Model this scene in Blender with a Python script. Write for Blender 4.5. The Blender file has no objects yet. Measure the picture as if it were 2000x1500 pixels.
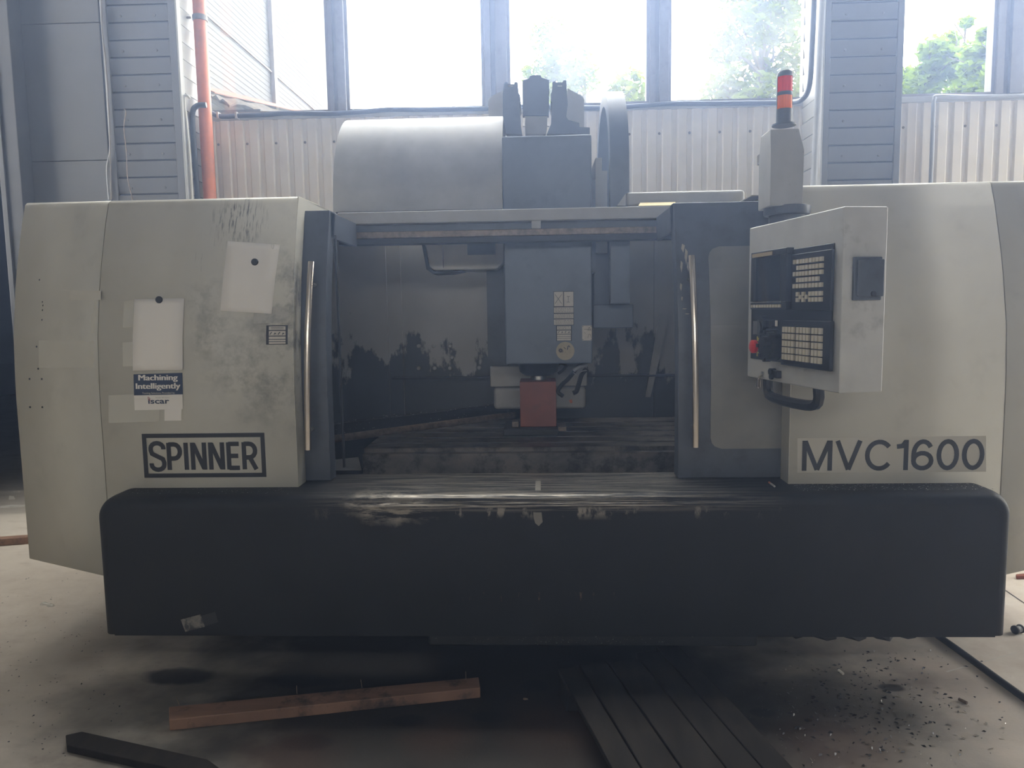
import bpy, bmesh, math, random
from mathutils import Vector, Matrix
random.seed(7)
R = math.radians
SC = bpy.context.scene
COL = SC.collection

# ------------------------------------------------------------------ camera
CAM = Vector((0, 0, 1.6))
F = 1450.0
ROT = Matrix.Rotation(R(2.3), 3, 'Z') @ Matrix.Rotation(R(90 - 5.8), 3, 'X') @ Matrix.Rotation(R(-0.9), 3, 'Z')
cd = bpy.data.cameras.new('camera'); cam = bpy.data.objects.new('camera', cd); COL.objects.link(cam)
cd.sensor_width = 36; cd.lens = F / 2000 * 36; cd.clip_start = .05; cd.clip_end = 300
cam.matrix_world = Matrix.Translation(CAM) @ ROT.to_4x4()
SC.camera = cam
SC.view_settings.view_transform = 'Standard'; SC.view_settings.look = 'None'
SC.view_settings.gamma = 1; SC.view_settings.use_curve_mapping = False
SC.view_settings.exposure = 0.0
# ------------------------------------------------------------------ sky
SKY = 15.0; HD = .036; HG = .73
W = bpy.data.worlds.new('overcast_sky'); SC.world = W; W.use_nodes = True
bg = W.node_tree.nodes['Background']; bg.inputs[0].default_value = (.975, .985, 1.0, 1); bg.inputs[1].default_value = SKY
try:
    SC.cycles.max_bounces = 7; SC.cycles.diffuse_bounces = 4; SC.cycles.glossy_bounces = 3; SC.cycles.transparent_max_bounces = 8
    SC.cycles.sample_clamp_indirect = 6
except Exception:
    pass

def portal(x0, x1, y, z0, z1, toward):
    l = bpy.data.lights.new('window_portal', 'AREA'); l.shape = 'RECTANGLE'; l.size = x1 - x0; l.size_y = z1 - z0
    l.cycles.is_portal = True
    o = bpy.data.objects.new('window_portal', l); COL.objects.link(o); o.location = ((x0 + x1) / 2, y, (z0 + z1) / 2)
    o.rotation_euler = (R(-90) if toward < 0 else R(90), 0, 0)
    return o

# ------------------------------------------------------------------ measuring helpers (photo pixel -> point in the hall)
def ray(x, y): return ROT @ Vector(((x - 1000) / F, -(y - 750) / F, -1))
def P(x, y, Y): r = ray(x, y); return CAM + r * ((Y - CAM.y) / r.y)
def PZ(x, y, Z): r = ray(x, y); return CAM + r * ((Z - CAM.z) / r.z)
def PX(x, y, X): r = ray(x, y); return CAM + r * ((X - CAM.x) / r.x)

PROF = [(-9, 3.12), (1.25, 3.12), (1.5, 3.137), (1.75, 3.182), (2.0, 3.255), (2.2, 3.33)]
def cy(z):
    for (a, b), (c, d) in zip(PROF, PROF[1:]):
        if z <= c: return b + (d - b) * (z - a) / (c - a)
    return PROF[-1][1]
def CP(x, y, off=0):
    Y = 3.12
    for _ in range(12): p = P(x, y, Y + off); Y = cy(p.z)
    return P(x, y, Y + off)

# ------------------------------------------------------------------ mesh helpers
class MB:
    def __init__(s): s.v = []; s.f = []
    def add(s, v, f):
        n = len(s.v); s.v += [tuple(p) for p in v]; s.f += [tuple(i + n for i in q) for q in f]; return s
    def box(s, x0, x1, y0, y1, z0, z1):
        return s.add([(x0, y0, z0), (x1, y0, z0), (x1, y1, z0), (x0, y1, z0), (x0, y0, z1), (x1, y0, z1), (x1, y1, z1), (x0, y1, z1)],
                     [(3, 2, 1, 0), (4, 5, 6, 7), (0, 1, 5, 4), (1, 2, 6, 5), (2, 3, 7, 6), (3, 0, 4, 7)])
    def prism(s, pts, axis, a, b):          # pts 2-D outline, extruded along axis
        def mk(p, t): return {'x': (t, p[0], p[1]), 'y': (p[0], t, p[1]), 'z': (p[0], p[1], t)}[axis]
        n = len(pts)
        f = [tuple(range(n)), tuple(range(2 * n - 1, n - 1, -1))] + [(i, i + n, (i + 1) % n + n, (i + 1) % n) for i in range(n)]
        return s.add([mk(p, a) for p in pts] + [mk(p, b) for p in pts], f)
    def tube(s, path, r, n=10, caps=True):
        path = [Vector(p) for p in path]; k = len(path); rs = r if isinstance(r, (list, tuple)) else [r] * k
        vs = []; fs = []; up = None
        for i, p in enumerate(path):
            t = (path[min(i + 1, k - 1)] - path[max(i - 1, 0)]).normalized()
            if up is None: up = t.orthogonal().normalized()
            u = (up - t * up.dot(t)).normalized(); up = u; w = t.cross(u)
            vs += [p + (u * math.cos(a) + w * math.sin(a)) * rs[i] for a in [2 * math.pi * j / n for j in range(n)]]
        for i in range(k - 1):
            for j in range(n):
                fs.append((i * n + j, i * n + (j + 1) % n, (i + 1) * n + (j + 1) % n, (i + 1) * n + j))
        if caps: fs += [tuple(range(n - 1, -1, -1)), tuple(range((k - 1) * n, k * n))]
        return s.add(vs, fs)
    def lathe(s, prof, c=(0, 0), n=24):     # prof (r, z) around vertical axis
        vs = []; fs = []
        for r, z in prof: vs += [(c[0] + r * math.cos(2 * math.pi * j / n), c[1] + r * math.sin(2 * math.pi * j / n), z) for j in range(n)]
        for i in range(len(prof) - 1):
            for j in range(n): fs.append((i * n + j, i * n + (j + 1) % n, (i + 1) * n + (j + 1) % n, (i + 1) * n + j))
        fs += [tuple(range(n - 1, -1, -1)), tuple(range((len(prof) - 1) * n, len(prof) * n))]
        return s.add(vs, fs)
    def strip(s, rows):                     # rows of equal-length point lists -> quads
        n = len(rows[0]); v = [p for r in rows for p in r]
        return s.add(v, [(i * n + j, i * n + j + 1, (i + 1) * n + j + 1, (i + 1) * n + j) for i in range(len(rows) - 1) for j in range(n - 1)])
    def mesh(s, name, m, smooth=False):
        me = bpy.data.meshes.new(name); me.from_pydata(s.v, [], s.f)
        bm = bmesh.new(); bm.from_mesh(me); bmesh.ops.recalc_face_normals(bm, faces=bm.faces); bm.to_mesh(me); bm.free()
        if m: me.materials.append(m)
        if smooth:
            for p in me.polygons: p.use_smooth = True
        return me
    def build(s, name, m, parent=None, bevel=0, smooth=False, solid=0, seg=2, label=None):
        o = bpy.data.objects.new(name, s.mesh(name, m, smooth or bevel > 0)); COL.objects.link(o)
        if solid: k = o.modifiers.new('solid', 'SOLIDIFY'); k.thickness = solid; k.offset = 0
        if bevel:
            k = o.modifiers.new('bevel', 'BEVEL'); k.width = bevel; k.segments = seg; k.limit_method = 'ANGLE'; k.angle_limit = R(38)
            k.harden_normals = True
        elif smooth:
            k = o.data; 
            try: k.set_sharp_from_angle(angle=R(40))
            except Exception: pass
        if parent: adopt(o, parent)
        if label: o['label'] = label
        return o
def adopt(o, parent):
    o.parent = parent
    o.matrix_parent_inverse = Matrix.Translation(-parent.location) if parent.type == 'EMPTY' else Matrix()
    return o
def copy_part(o, parent, loc):
    c = o.copy(); COL.objects.link(c); c.parent = parent; c.matrix_parent_inverse = o.matrix_parent_inverse.copy(); c.location = loc
    return c
def tag(o, label=None, cat=None, group=None, kind=None):
    if label: o['label'] = label
    if cat: o['category'] = cat
    if group: o['group'] = group
    if kind: o['kind'] = kind
    return o
def empty(name, loc, label=None, cat=None, group=None, kind=None):
    o = bpy.data.objects.new(name, None); COL.objects.link(o); o.location = loc; o.empty_display_size = .1
    return tag(o, label, cat, group, kind)
def smoothpath(pts, k=8):
    pts = [Vector(p) for p in pts]; q = [pts[0] * 2 - pts[1]] + pts + [pts[-1] * 2 - pts[-2]]; out = []
    for i in range(1, len(q) - 2):
        a, b, c, d = q[i - 1], q[i], q[i + 1], q[i + 2]
        for j in range(k):
            t = j / k
            out.append(.5 * ((2 * b) + (c - a) * t + (2 * a - 5 * b + 4 * c - d) * t * t + (3 * b - a - 3 * c + d) * t ** 3))
    out.append(pts[-1]); return out
def arc(cx, cy_, r, a0, a1, n=8, ry=None):
    ry = r if ry is None else ry
    return [(cx + r * math.cos(R(a0 + (a1 - a0) * i / n)), cy_ + ry * math.sin(R(a0 + (a1 - a0) * i / n))) for i in range(n + 1)]

# ------------------------------------------------------------------ materials
class NT:
    def __init__(s, name):
        s.m = bpy.data.materials.new(name); s.m.use_nodes = True; s.t = s.m.node_tree; s.b = s.t.nodes['Principled BSDF']
        s.out = s.t.nodes['Material Output']; s.tc = s.n('ShaderNodeTexCoord')
    def n(s, ty, **kw):
        x = s.t.nodes.new(ty)
        for k, v in kw.items(): setattr(x, k, v)
        return x
    def l(s, a, b): s.t.links.new(a, b)
    def coords(s, scale=(1, 1, 1)):
        mp = s.n('ShaderNodeMapping'); s.l(s.tc.outputs['Object'], mp.inputs[0]); mp.inputs['Scale'].default_value = scale; return mp.outputs[0]
    def noise(s, scale, detail=4, rough=.6, stretch=(1, 1, 1), dist=0):
        x = s.n('ShaderNodeTexNoise'); s.l(s.coords(stretch), x.inputs['Vector']); x.inputs['Scale'].default_value = scale
        x.inputs['Detail'].default_value = detail; x.inputs['Roughness'].default_value = rough; x.inputs['Distortion'].default_value = dist
        return x.outputs['Fac']
    def ramp(s, fac, a, b):
        x = s.n('ShaderNodeMapRange'); s.l(fac, x.inputs[0]); x.inputs[1].default_value = a; x.inputs[2].default_value = b; x.clamp = True; return x.outputs[0]
    def math(s, op, a, b=0.0):
        x = s.n('ShaderNodeMath', operation=op); 
        for i, k in enumerate((a, b)):
            if isinstance(k, (int, float)): x.inputs[i].default_value = k
            else: s.l(k, x.inputs[i])
        x.use_clamp = op in ('MULTIPLY', 'ADD') and False
        return x.outputs[0]
    def mix(s, fac, a, b):
        x = s.n('ShaderNodeMix', data_type='RGBA')
        for i, k in ((0, fac), (6, a), (7, b)):
            if isinstance(k, (int, float)): x.inputs[i].default_value = k
            elif isinstance(k, (tuple, list)): x.inputs[i].default_value = (*k[:3], 1)
            else: s.l(k, x.inputs[i])
        return x.outputs[2]
    def sep(s):
        x = s.n('ShaderNodeSeparateXYZ'); s.l(s.tc.outputs['Object'], x.inputs[0]); return x.outputs
    def blob(s, c, r, wob=.35, soft=.3, sc=9, sq=(1, 1, 1)):
        x = s.n('ShaderNodeVectorMath', operation='SUBTRACT'); s.l(s.tc.outputs['Object'], x.inputs[0]); x.inputs[1].default_value = c
        y = s.n('ShaderNodeVectorMath', operation='MULTIPLY'); s.l(x.outputs[0], y.inputs[0]); y.inputs[1].default_value = [q / r for q in sq]
        z = s.n('ShaderNodeVectorMath', operation='LENGTH'); s.l(y.outputs[0], z.inputs[0])
        d = s.math('ADD', z.outputs['Value'], s.math('MULTIPLY', s.math('SUBTRACT', s.noise(sc), .5), wob * 2))
        return s.ramp(d, 1 + soft / 2, 1 - soft / 2)
    def bump(s, h, strength=.2, dist=.01):
        x = s.n('ShaderNodeBump'); s.l(h, x.inputs['Height']); x.inputs['Strength'].default_value = strength; x.inputs['Distance'].default_value = dist
        s.l(x.outputs[0], s.b.inputs['Normal'])
    def col(s, c):
        if isinstance(c, (tuple, list)): s.b.inputs['Base Color'].default_value = (*c[:3], 1)
        else: s.l(c, s.b.inputs['Base Color'])
def mat(name, c, rough=.5, metal=0, var=.12, scale=5, bump=0, bscale=60, dirt=None, stretch=(1, 1, 1), spec=None):
    n = NT(name); c1 = [x * (1 - var) for x in c]; c2 = [min(1, x * (1 + var)) for x in c]
    o = n.mix(n.ramp(n.noise(scale, stretch=stretch), .3, .7), c1, c2)
    if dirt:
        dc, ds, lo, hi, amt = dirt
        o = n.mix(n.math('MULTIPLY', n.ramp(n.noise(ds, 6, .65), lo, hi), amt), o, dc)
    n.col(o); n.b.inputs['Roughness'].default_value = rough; n.b.inputs['Metallic'].default_value = metal
    if spec is not None: n.b.inputs['Specular IOR Level'].default_value = spec
    if bump: n.bump(n.noise(bscale), bump, .004)
    return n.m
M = {}
def cover_paint():
    n = NT('cream_machine_paint'); n.b.inputs['Roughness'].default_value = .42
    o = n.mix(n.ramp(n.noise(2.5), .3, .7), (.47, .455, .40), (.53, .515, .455))
    o = n.mix(n.math('MULTIPLY', n.ramp(n.noise(7, 8, .7), .55, .8), .35), o, (.27, .26, .22))
    # grime round the door edges and hand marks
    X, Y, Z = n.sep()
    near = n.ramp(X, -1.42, -1.06); low = n.math('MULTIPLY', n.ramp(Z, 1.0, 1.35), n.ramp(Z, 2.0, 1.7))
    g = n.math('MULTIPLY', n.math('MULTIPLY', near, low), n.ramp(n.noise(9, 9, .72), .47, .66)); g = n.math('MULTIPLY', g, n.ramp(X, -1.0, -1.05))
    o = n.mix(n.math('MULTIPLY', g, .8), o, (.07, .07, .065))
    b = n.math('MULTIPLY', n.blob((-1.31, 3.26, 2.0), .10, .5, .8, 14), n.ramp(n.noise(16, 6, .7, (6, 1, .7)), .5, .62))
    b2 = n.math('MULTIPLY', n.blob((-1.33, 3.24, 1.93), .22, .5, .9, 10, (1.3, 1, 1)), n.ramp(n.noise(16, 6, .7, (5, 1, .5)), .6, .72))
    o = n.mix(n.math('MULTIPLY', n.math('MAXIMUM', b, b2), .85), o, (.05, .055, .07))
    for c, r in (((-1.45, 3.15, 1.65), .1), ((-1.30, 3.14, 1.4), .16), ((-1.2, 3.13, 1.24), .12), ((-1.42, 3.14, 1.5), .07)):
        o = n.mix(n.math('MULTIPLY', n.math('MULTIPLY', n.blob(c, r, .6, 1.2, 8), n.ramp(n.noise(12, 7, .7), .45, .65)), .45), o, (.16, .16, .14))
    n.col(o); n.bump(n.noise(90, 3), .05, .002); return n.m
def apron_paint():
    n = NT('black_apron_paint'); n.b.inputs['Roughness'].default_value = .5; n.b.inputs['Specular IOR Level'].default_value = .3
    o = n.mix(n.ramp(n.noise(4), .3, .7), (.012, .0125, .014), (.018, .0185, .021))
    o = n.mix(n.math('MULTIPLY', n.ramp(n.noise(240, 2, .5), .71, .76), .35), o, (.22, .21, .2))
    X, Y, Z = n.sep()
    inx = n.math('MULTIPLY', n.ramp(X, -1.0, -.55), n.ramp(X, 1.0, .45))
    band = n.math('MULTIPLY', n.ramp(Z, .772, .80), inx)
    scr = n.ramp(n.noise(7, 8, .75, (.35, 9, 22)), .47, .56)
    w = n.math('MULTIPLY', band, scr)
    # bare flank on the roll and drips beneath
    lower = n.math('MULTIPLY', n.math('MULTIPLY', n.ramp(Z, .74, .775), n.ramp(Z, .80, .79)), n.ramp(n.noise(9, 6, .7, (1.2, 1, .5)), .53, .6))
    left = n.math('MULTIPLY', n.blob((-.62, 2.97, .80), .16, .5, .6, 16, (.9, 1, 2.5)), n.ramp(n.noise(14, 7, .7, (.5, 1, 3)), .45, .55))
    w = n.math('MAXIMUM', n.math('MAXIMUM', w, n.math('MULTIPLY', lower, inx)), left)
    o = n.mix(n.math('MULTIPLY', w, .8), o, (.36, .33, .29))
    # scratch line on the front plate
    s1 = n.math('MULTIPLY', n.math('MULTIPLY', n.ramp(Z, .398, .402), n.ramp(Z, .44, .436)), n.math('MULTIPLY', n.ramp(X, -.42, -.1), n.ramp(X, .4, .12)))
    s1 = n.math('MULTIPLY', s1, n.ramp(n.noise(22, 5, .7, (1.5, 1, .25)), .6, .66))
    o = n.mix(s1, o, (.24, .16, .12))
    n.col(o)
    n.l(n.math('SUBTRACT', .55, n.math('MULTIPLY', w, .22)), n.b.inputs['Roughness']); n.l(n.math('MULTIPLY', w, .7), n.b.inputs['Metallic'])
    n.bump(n.noise(120, 3), .08, .002); return n.m
def floor_mat():
    n = NT('worn_concrete'); 
    o = n.mix(n.ramp(n.noise(1.3, 6, .6), .3, .7), (.50, .46, .41), (.62, .575, .52))
    o = n.mix(n.math('MULTIPLY', n.ramp(n.noise(5, 8, .7, (1, 2, 1)), .52, .75), .6), o, (.26, .20, .165))
    o = n.mix(n.math('MULTIPLY', n.ramp(n.noise(60, 4, .7), .62, .74), .5), o, (.16, .14, .12))
    o = n.mix(n.math('MULTIPLY', n.ramp(n.noise(170, 2, .5), .72, .76), .8), o, (.62, .6, .56))
    o = n.mix(n.math('MULTIPLY', n.blob((2.75, 3.0, 0), 1.5, .4, .9, 2.5, (1, .7, 1)), .75), o, n.mix(n.ramp(n.noise(6, 7, .7), .35, .7), (.78, .72, .655), (.60, .51, .445)))   # pale dust, with side daylight put into the floor colour
    o = n.mix(n.math('MULTIPLY', n.blob((-3.0, 3.0, 0), 1.1, .4, .9, 2.5, (1, .6, 1)), .5), o, n.mix(n.ramp(n.noise(6, 7, .7), .35, .7), (.68, .61, .54), (.50, .42, .36)))  # left floor colour paled to stand in for side light
    for c, r, sq, a in (((-.15, 2.4, 0), 1.45, (.95, 1, 1), .9), ((-.25, 3.6, 0), 1.45, (.95, 1.2, 1), .92), ((.9, 2.7, 0), .6, (1, 1, 1), .55)):   # oily working area, with the machine's shade put into its colour
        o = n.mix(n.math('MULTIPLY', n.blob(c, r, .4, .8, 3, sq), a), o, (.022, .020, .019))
    for px, py, r, sq in ((585, 1330, .12, (1, 2, 1)), (640, 1332, .06, (1, 2, 1)), (800, 1408, .07, (1, 1.6, 1)), (1045, 1340, .05, (1, 1, 1)), (1740, 1343, .05, (1, 1.6, 1)), (1488, 1392, .05, (1, 1.6, 1)), (960, 1400, .08, (1, 2, 1)), (350, 1320, .15, (1, 2, 1)), (600, 1450, .1, (1, 2, 1))):
        p = PZ(px, py, 0); o = n.mix(n.math('MULTIPLY', n.blob(tuple(p), r, .35, .35, 11, sq), .8), o, (.018, .018, .02))
    for px, py, r in ((1100, 1420, .2), (560, 1480, .16), (860, 1440, .12), (1650, 1460, .2), (1850, 1330, .18)):
        p = PZ(px, py, 0); o = n.mix(n.math('MULTIPLY', n.blob(tuple(p), r, .5, 1.0, 6), .3), o, (.10, .05, .035))
    n.col(o); n.b.inputs['Roughness'].default_value = .62; n.b.inputs['Specular IOR Level'].default_value = .2
    n.bump(n.noise(35, 6, .7), .25, .006); return n.m
def oily_wall():
    n = NT('oil_stained_sheet'); n.b.inputs['Roughness'].default_value = .45
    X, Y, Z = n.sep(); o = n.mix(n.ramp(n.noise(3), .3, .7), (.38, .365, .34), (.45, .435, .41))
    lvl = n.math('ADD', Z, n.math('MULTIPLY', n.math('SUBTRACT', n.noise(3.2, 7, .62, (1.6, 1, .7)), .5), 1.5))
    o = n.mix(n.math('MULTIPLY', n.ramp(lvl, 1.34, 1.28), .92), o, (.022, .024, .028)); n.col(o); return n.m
def table_mat():
    n = NT('machine_table_iron'); o = n.mix(n.ramp(n.noise(5, 6, .7, (.6, 2, 1)), .35, .65), (.09, .085, .08), (.24, .21, .19))
    o = n.mix(n.math('MULTIPLY', n.ramp(n.noise(8, 6, .7), .5, .62), .8), o, (.025, .025, .026)); n.col(o)
    n.b.inputs['Metallic'].default_value = .5; n.b.inputs['Roughness'].default_value = .42; return n.m
def glass_mat(name, amount, tint=(.9, .9, .85), scale=2.5, lo=.35, hi=.75):
    n = NT(name); t = n.t; tr = n.n('ShaderNodeBsdfTransparent'); tr.inputs[0].default_value = (.97, .98, .98, 1)
    tl = n.n('ShaderNodeBsdfTranslucent'); tl.inputs[0].default_value = (*tint, 1)
    df = n.n('ShaderNodeBsdfDiffuse'); df.inputs[0].default_value = (.55, .54, .5, 1)
    m1 = n.n('ShaderNodeMixShader'); m1.inputs[0].default_value = .4; n.l(tl.outputs[0], m1.inputs[1]); n.l(df.outputs[0], m1.inputs[2])
    g = n.math('MULTIPLY', n.ramp(n.noise(scale, 6, .65), lo, hi), amount)
    sp = n.math('MULTIPLY', n.ramp(n.noise(45, 3, .6), .66, .72), .35); g = n.math('MAXIMUM', g, n.math('MULTIPLY', sp, amount * 2))
    m2 = n.n('ShaderNodeMixShader'); n.l(g, m2.inputs[0]); n.l(tr.outputs[0], m2.inputs[1]); n.l(m1.outputs[0], m2.inputs[2])
    gl = n.n('ShaderNodeBsdfGlossy'); gl.inputs['Roughness'].default_value = .02
    m3 = n.n('ShaderNodeMixShader'); m3.inputs[0].default_value = .05; n.l(m2.outputs[0], m3.inputs[1]); n.l(gl.outputs[0], m3.inputs[2])
    n.l(m3.outputs[0], n.out.inputs[0]); return n.m
def lens_mat(name, c):
    n = NT(name); d = n.n('ShaderNodeBsdfTranslucent'); d.inputs[0].default_value = (*c, 1); n.b.inputs['Base Color'].default_value = (*c, 1)
    n.b.inputs['Roughness'].default_value = .2
    n.l(n.mix(n.ramp(n.noise(30, 3, .5, (8, 8, .3)), .4, .6), [x * .8 for x in c], c), d.inputs[0])
    m = n.n('ShaderNodeMixShader'); m.inputs[0].default_value = .6; n.l(n.b.outputs[0], m.inputs[1]); n.l(d.outputs[0], m.inputs[2]); n.l(m.outputs[0], n.out.inputs[0]); return n.m
def leaf_mat(name, c):
    n = NT(name); col = n.mix(n.noise(9, 3), [x * .55 for x in c], [min(1, x * 1.35) for x in c])
    d = n.n('ShaderNodeBsdfDiffuse'); tl = n.n('ShaderNodeBsdfTranslucent'); n.l(col, d.inputs[0]); n.l(col, tl.inputs[0])
    m = n.n('ShaderNodeMixShader'); m.inputs[0].default_value = .5; n.l(d.outputs[0], m.inputs[1]); n.l(tl.outputs[0], m.inputs[2]); n.l(m.outputs[0], n.out.inputs[0]); return n.m

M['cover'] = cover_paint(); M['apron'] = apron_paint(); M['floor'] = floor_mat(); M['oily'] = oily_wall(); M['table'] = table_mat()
M['door'] = mat('dark_slate_paint', (.07, .081, .104), .45, dirt=((.015, .015, .017), 6, .5, .75, .6))  # slate colour raised to make up for thinner haze
M['doorglass'] = mat('scuffed_grey_window', (.20, .195, .18), .35, var=.1, dirt=((.1, .1, .1), 3, .5, .8, .5))
M['dark'] = mat('oily_black_steel', (.018, .019, .021), .5, var=.3, dirt=((.06, .058, .055), 20, .6, .75, .5))
M['black'] = mat('black_plastic', (.014, .015, .018), .38)
M['rubber'] = mat('black_rubber', (.02, .021, .024), .6)
M['panelgrey'] = mat('pendant_grey_paint', (.47, .47, .455), .45, dirt=((.13, .13, .12), 7, .58, .8, .7))
M['head'] = mat('slate_head_paint', (.13, .16, .215), .45, dirt=((.02, .02, .022), 4, .55, .8, .5))  # slate paint lifted and blued to carry part of the hazy veil
M['lightgrey'] = mat('light_grey_sheet', (.40, .39, .37), .45, dirt=((.15, .145, .13), 4, .5, .8, .6))
M['hood'] = mat('hood_grey_paint', (.36, .36, .35), .48, dirt=((.12, .12, .11), 60, .66, .74, .7))
M['chrome'] = mat('brushed_steel_bar', (.62, .56, .50), .25, 1, var=.06, scale=40)
M['steel'] = mat('bright_steel', (.55, .54, .52), .3, 1)
M['rail'] = mat('rusty_rail', (.20, .15, .11), .5, .3, var=.4, scale=30)
M['key'] = mat('key_cap_beige', (.46, .42, .33), .5, var=.2, scale=25)
M['screen'] = mat('dark_screen', (.01, .012, .016), .12)
M['screenlabel'] = mat('tan_nameplate', (.35, .27, .15), .5)
M['red'] = mat('red_block_paint', (.27, .085, .055), .6, var=.2, dirt=((.15, .075, .055), 14, .55, .75, .7))
M['redbtn'] = mat('red_button', (.6, .03, .03), .35); M['yellow'] = mat('yellow_collar', (.5, .42, .08), .5)
M['white'] = mat('paper_white', (.78, .75, .71), .8, var=.03)
M['cream'] = mat('faded_tape', (.54, .52, .455), .6, var=.05)
M['label'] = mat('label_cream', (.55, .51, .45), .6, var=.08, scale=40)
M['ink'] = mat('black_ink', (.013, .014, .018), .5, var=.05)
M['greyink'] = mat('charcoal_ink', (.03, .033, .04), .5)
M['fineprint'] = mat('grey_print', (.28, .26, .24), .6)
M['blue'] = mat('navy_print', (.018, .035, .085), .5); M['redink'] = mat('red_print', (.4, .05, .05), .5)
M['wallsheet'] = mat('cream_wall_sheet', (.68, .635, .57), .5, var=.06, dirt=((.58, .48, .40), 2.5, .5, .8, .5))
M['clad'] = mat('grey_cladding', (.13, .13, .132), .55, var=.05, dirt=((.12, .12, .12), 3, .55, .8, .4))
M['cladlight'] = mat('pale_trim_lit_cladding', (.36, .36, .35), .5, var=.05)
M['panel'] = mat('grey_wall_panel', (.105, .103, .10), .7, var=.06)
M['post'] = mat('grimy_post', (.045, .046, .05), .7, var=.2)
M['frame'] = mat('window_frame_grey', (.20, .185, .175), .6, var=.12, dirt=((.12, .11, .10), 12, .55, .75, .6))
M['pipe'] = mat('orange_pipe_paint', (.62, .20, .10), .5, var=.1, dirt=((.3, .16, .1), 6, .5, .75, .6))
M['conduit'] = mat('black_conduit', (.03, .034, .042), .5); M['greyconduit'] = mat('grey_conduit', (.33, .34, .36), .5)
M['whiteconduit'] = mat('pale_cable', (.58, .57, .54), .5)
M['hall'] = mat('hall_plaster', (.26, .25, .24), .85); M['ceil'] = mat('ceiling_sheet', (.10, .10, .10), .8)
M['darkwall'] = mat('near_black_wall', (.025, .028, .034), .9)  # near-black base colour for walls and door of the left opening
M['glass'] = glass_mat('dusty_glass', .012, lo=.3, hi=.8); M['glass_hazy'] = glass_mat('streaked_glass', .10, lo=.38, hi=.7, scale=1.6); M['glass_dirty'] = glass_mat('grimy_glass', .035, scale=3)
M['lensred'] = lens_mat('red_lens', (.85, .03, .03)); M['lensamber'] = lens_mat('amber_lens', (.95, .28, .02))
M['wood'] = mat('oiled_dark_wood', (.024, .021, .019), .6, var=.35, scale=3, stretch=(6, 1, 1), dirt=((.05, .042, .036), 5, .55, .75, .5), bump=.2, spec=.1)
M['beam'] = mat('reddish_beam_wood', (.26, .15, .105), .65, var=.2, scale=4, stretch=(1, 6, 1), dirt=((.03, .027, .025), 4, .52, .62, .9), bump=.2)
M['chips'] = mat('steel_chips', (.05, .05, .055), .35, .7); M['litter'] = mat('litter_white', (.6, .58, .54), .8)
M['bark'] = mat('bark', (.10, .08, .06), .9); M['leaf'] = leaf_mat('maple_leaf', (.15, .22, .006)); M['leafb'] = leaf_mat('pale_leaf', (.12, .16, .01))
M['annex'] = mat('annex_wall_white', (.043, .042, .040), .6, var=.05, dirt=((.03, .03, .03), .8, .5, .8, .5)); M['ground'] = mat('yard_ground', (.22, .24, .14), .95)
M['redroof'] = mat('red_flashing', (.22, .05, .022), .6); M['moss'] = mat('roof_debris', (.06, .05, .04), .95, var=.4, scale=12)

# ------------------------------------------------------------------ the hall
XL, XR, YR, YW, ZC = -5.0, 8.0, -7.0, 6.35, 8.6
SILL = 3.255; YP = 5.9
def struct(name, mb, m, parent=None, label=None, **kw):
    o = mb.build(name, m, parent, **kw)
    if parent is None: tag(o, label, None, None, 'structure')
    return o
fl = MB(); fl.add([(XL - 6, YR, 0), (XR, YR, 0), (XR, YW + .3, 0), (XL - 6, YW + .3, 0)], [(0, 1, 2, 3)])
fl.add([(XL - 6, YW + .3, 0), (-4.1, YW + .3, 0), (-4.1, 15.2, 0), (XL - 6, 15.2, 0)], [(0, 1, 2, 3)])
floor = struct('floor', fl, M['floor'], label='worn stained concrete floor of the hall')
for a, b in (((1945, 1140), (2040, 1205)),):
    A, B = PZ(*a, .001), PZ(*b, .001); n_ = Vector((B.y - A.y, A.x - B.x, 0)).normalized() * .004
    MB().add([A + n_, B + n_, B - n_, A - n_], [(0, 1, 2, 3)]).build('floor_crack', M['rubber'], floor)
A, B = PZ(1848, 1312, .0012), PZ(1985, 1275, .0012); n_ = Vector((B.y - A.y, A.x - B.x, 0)).normalized() * .004
MB().add([A + n_, B + n_ * .3, B - n_ * .3, A - n_], [(0, 1, 2, 3)]).build('floor_scratch', M['litter'], floor)
SKL = (-4.7, 7.0, 5.3, 6.1)                  # unseen roof-light strip, added to brighten wall and machine tops
struct('ceiling', MB().box(XL, XR, YR, SKL[2], ZC, ZC + .1).box(XL, XR, SKL[3], YW + .2, ZC, ZC + .1).box(XL, SKL[0], SKL[2], SKL[3], ZC, ZC + .1).box(SKL[1], XR, SKL[2], SKL[3], ZC, ZC + .1), M['ceil'], label='grey sheet ceiling above the hall')
sk = portal(SKL[0], SKL[1], (SKL[2] + SKL[3]) / 2, ZC + .05 - (SKL[3] - SKL[2]) / 2, ZC + .05 + (SKL[3] - SKL[2]) / 2, -1); sk.rotation_euler = (0, 0, 0)
GL_ = (4.9, 5.88, 7.0); GR_ = (3.9, 5.6, 6.5)   # unseen side-wall openings, added to light the floor (y0, y1, height)
for nm, x, g, sgn, lb in (('wall_left', XL, GL_, -1, 'plain side wall of the hall with a tall opening added for light, far left'), ('wall_right', XR, GR_, 1, 'plain side wall of the hall with an open gate added for light, far right')):
    a, b = min(x, x + sgn * .1), max(x, x + sgn * .1)
    struct(nm, MB().box(a, b, YR, g[0], 0, ZC).box(a, b, g[1], YW, 0, ZC).box(a, b, g[0], g[1], g[2], ZC).box(a, b, g[0], g[1], 0, 1.7 if sgn < 0 else .05), M['hall'], label=lb)
    z0 = 1.7 if sgn < 0 else .05; o = portal(g[0], g[1], 0, z0, g[2], 1); o.location = (x + sgn * .08, (g[0] + g[1]) / 2, (z0 + g[2]) / 2); o.rotation_euler = (R(90), 0, R(90) * sgn)
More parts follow.
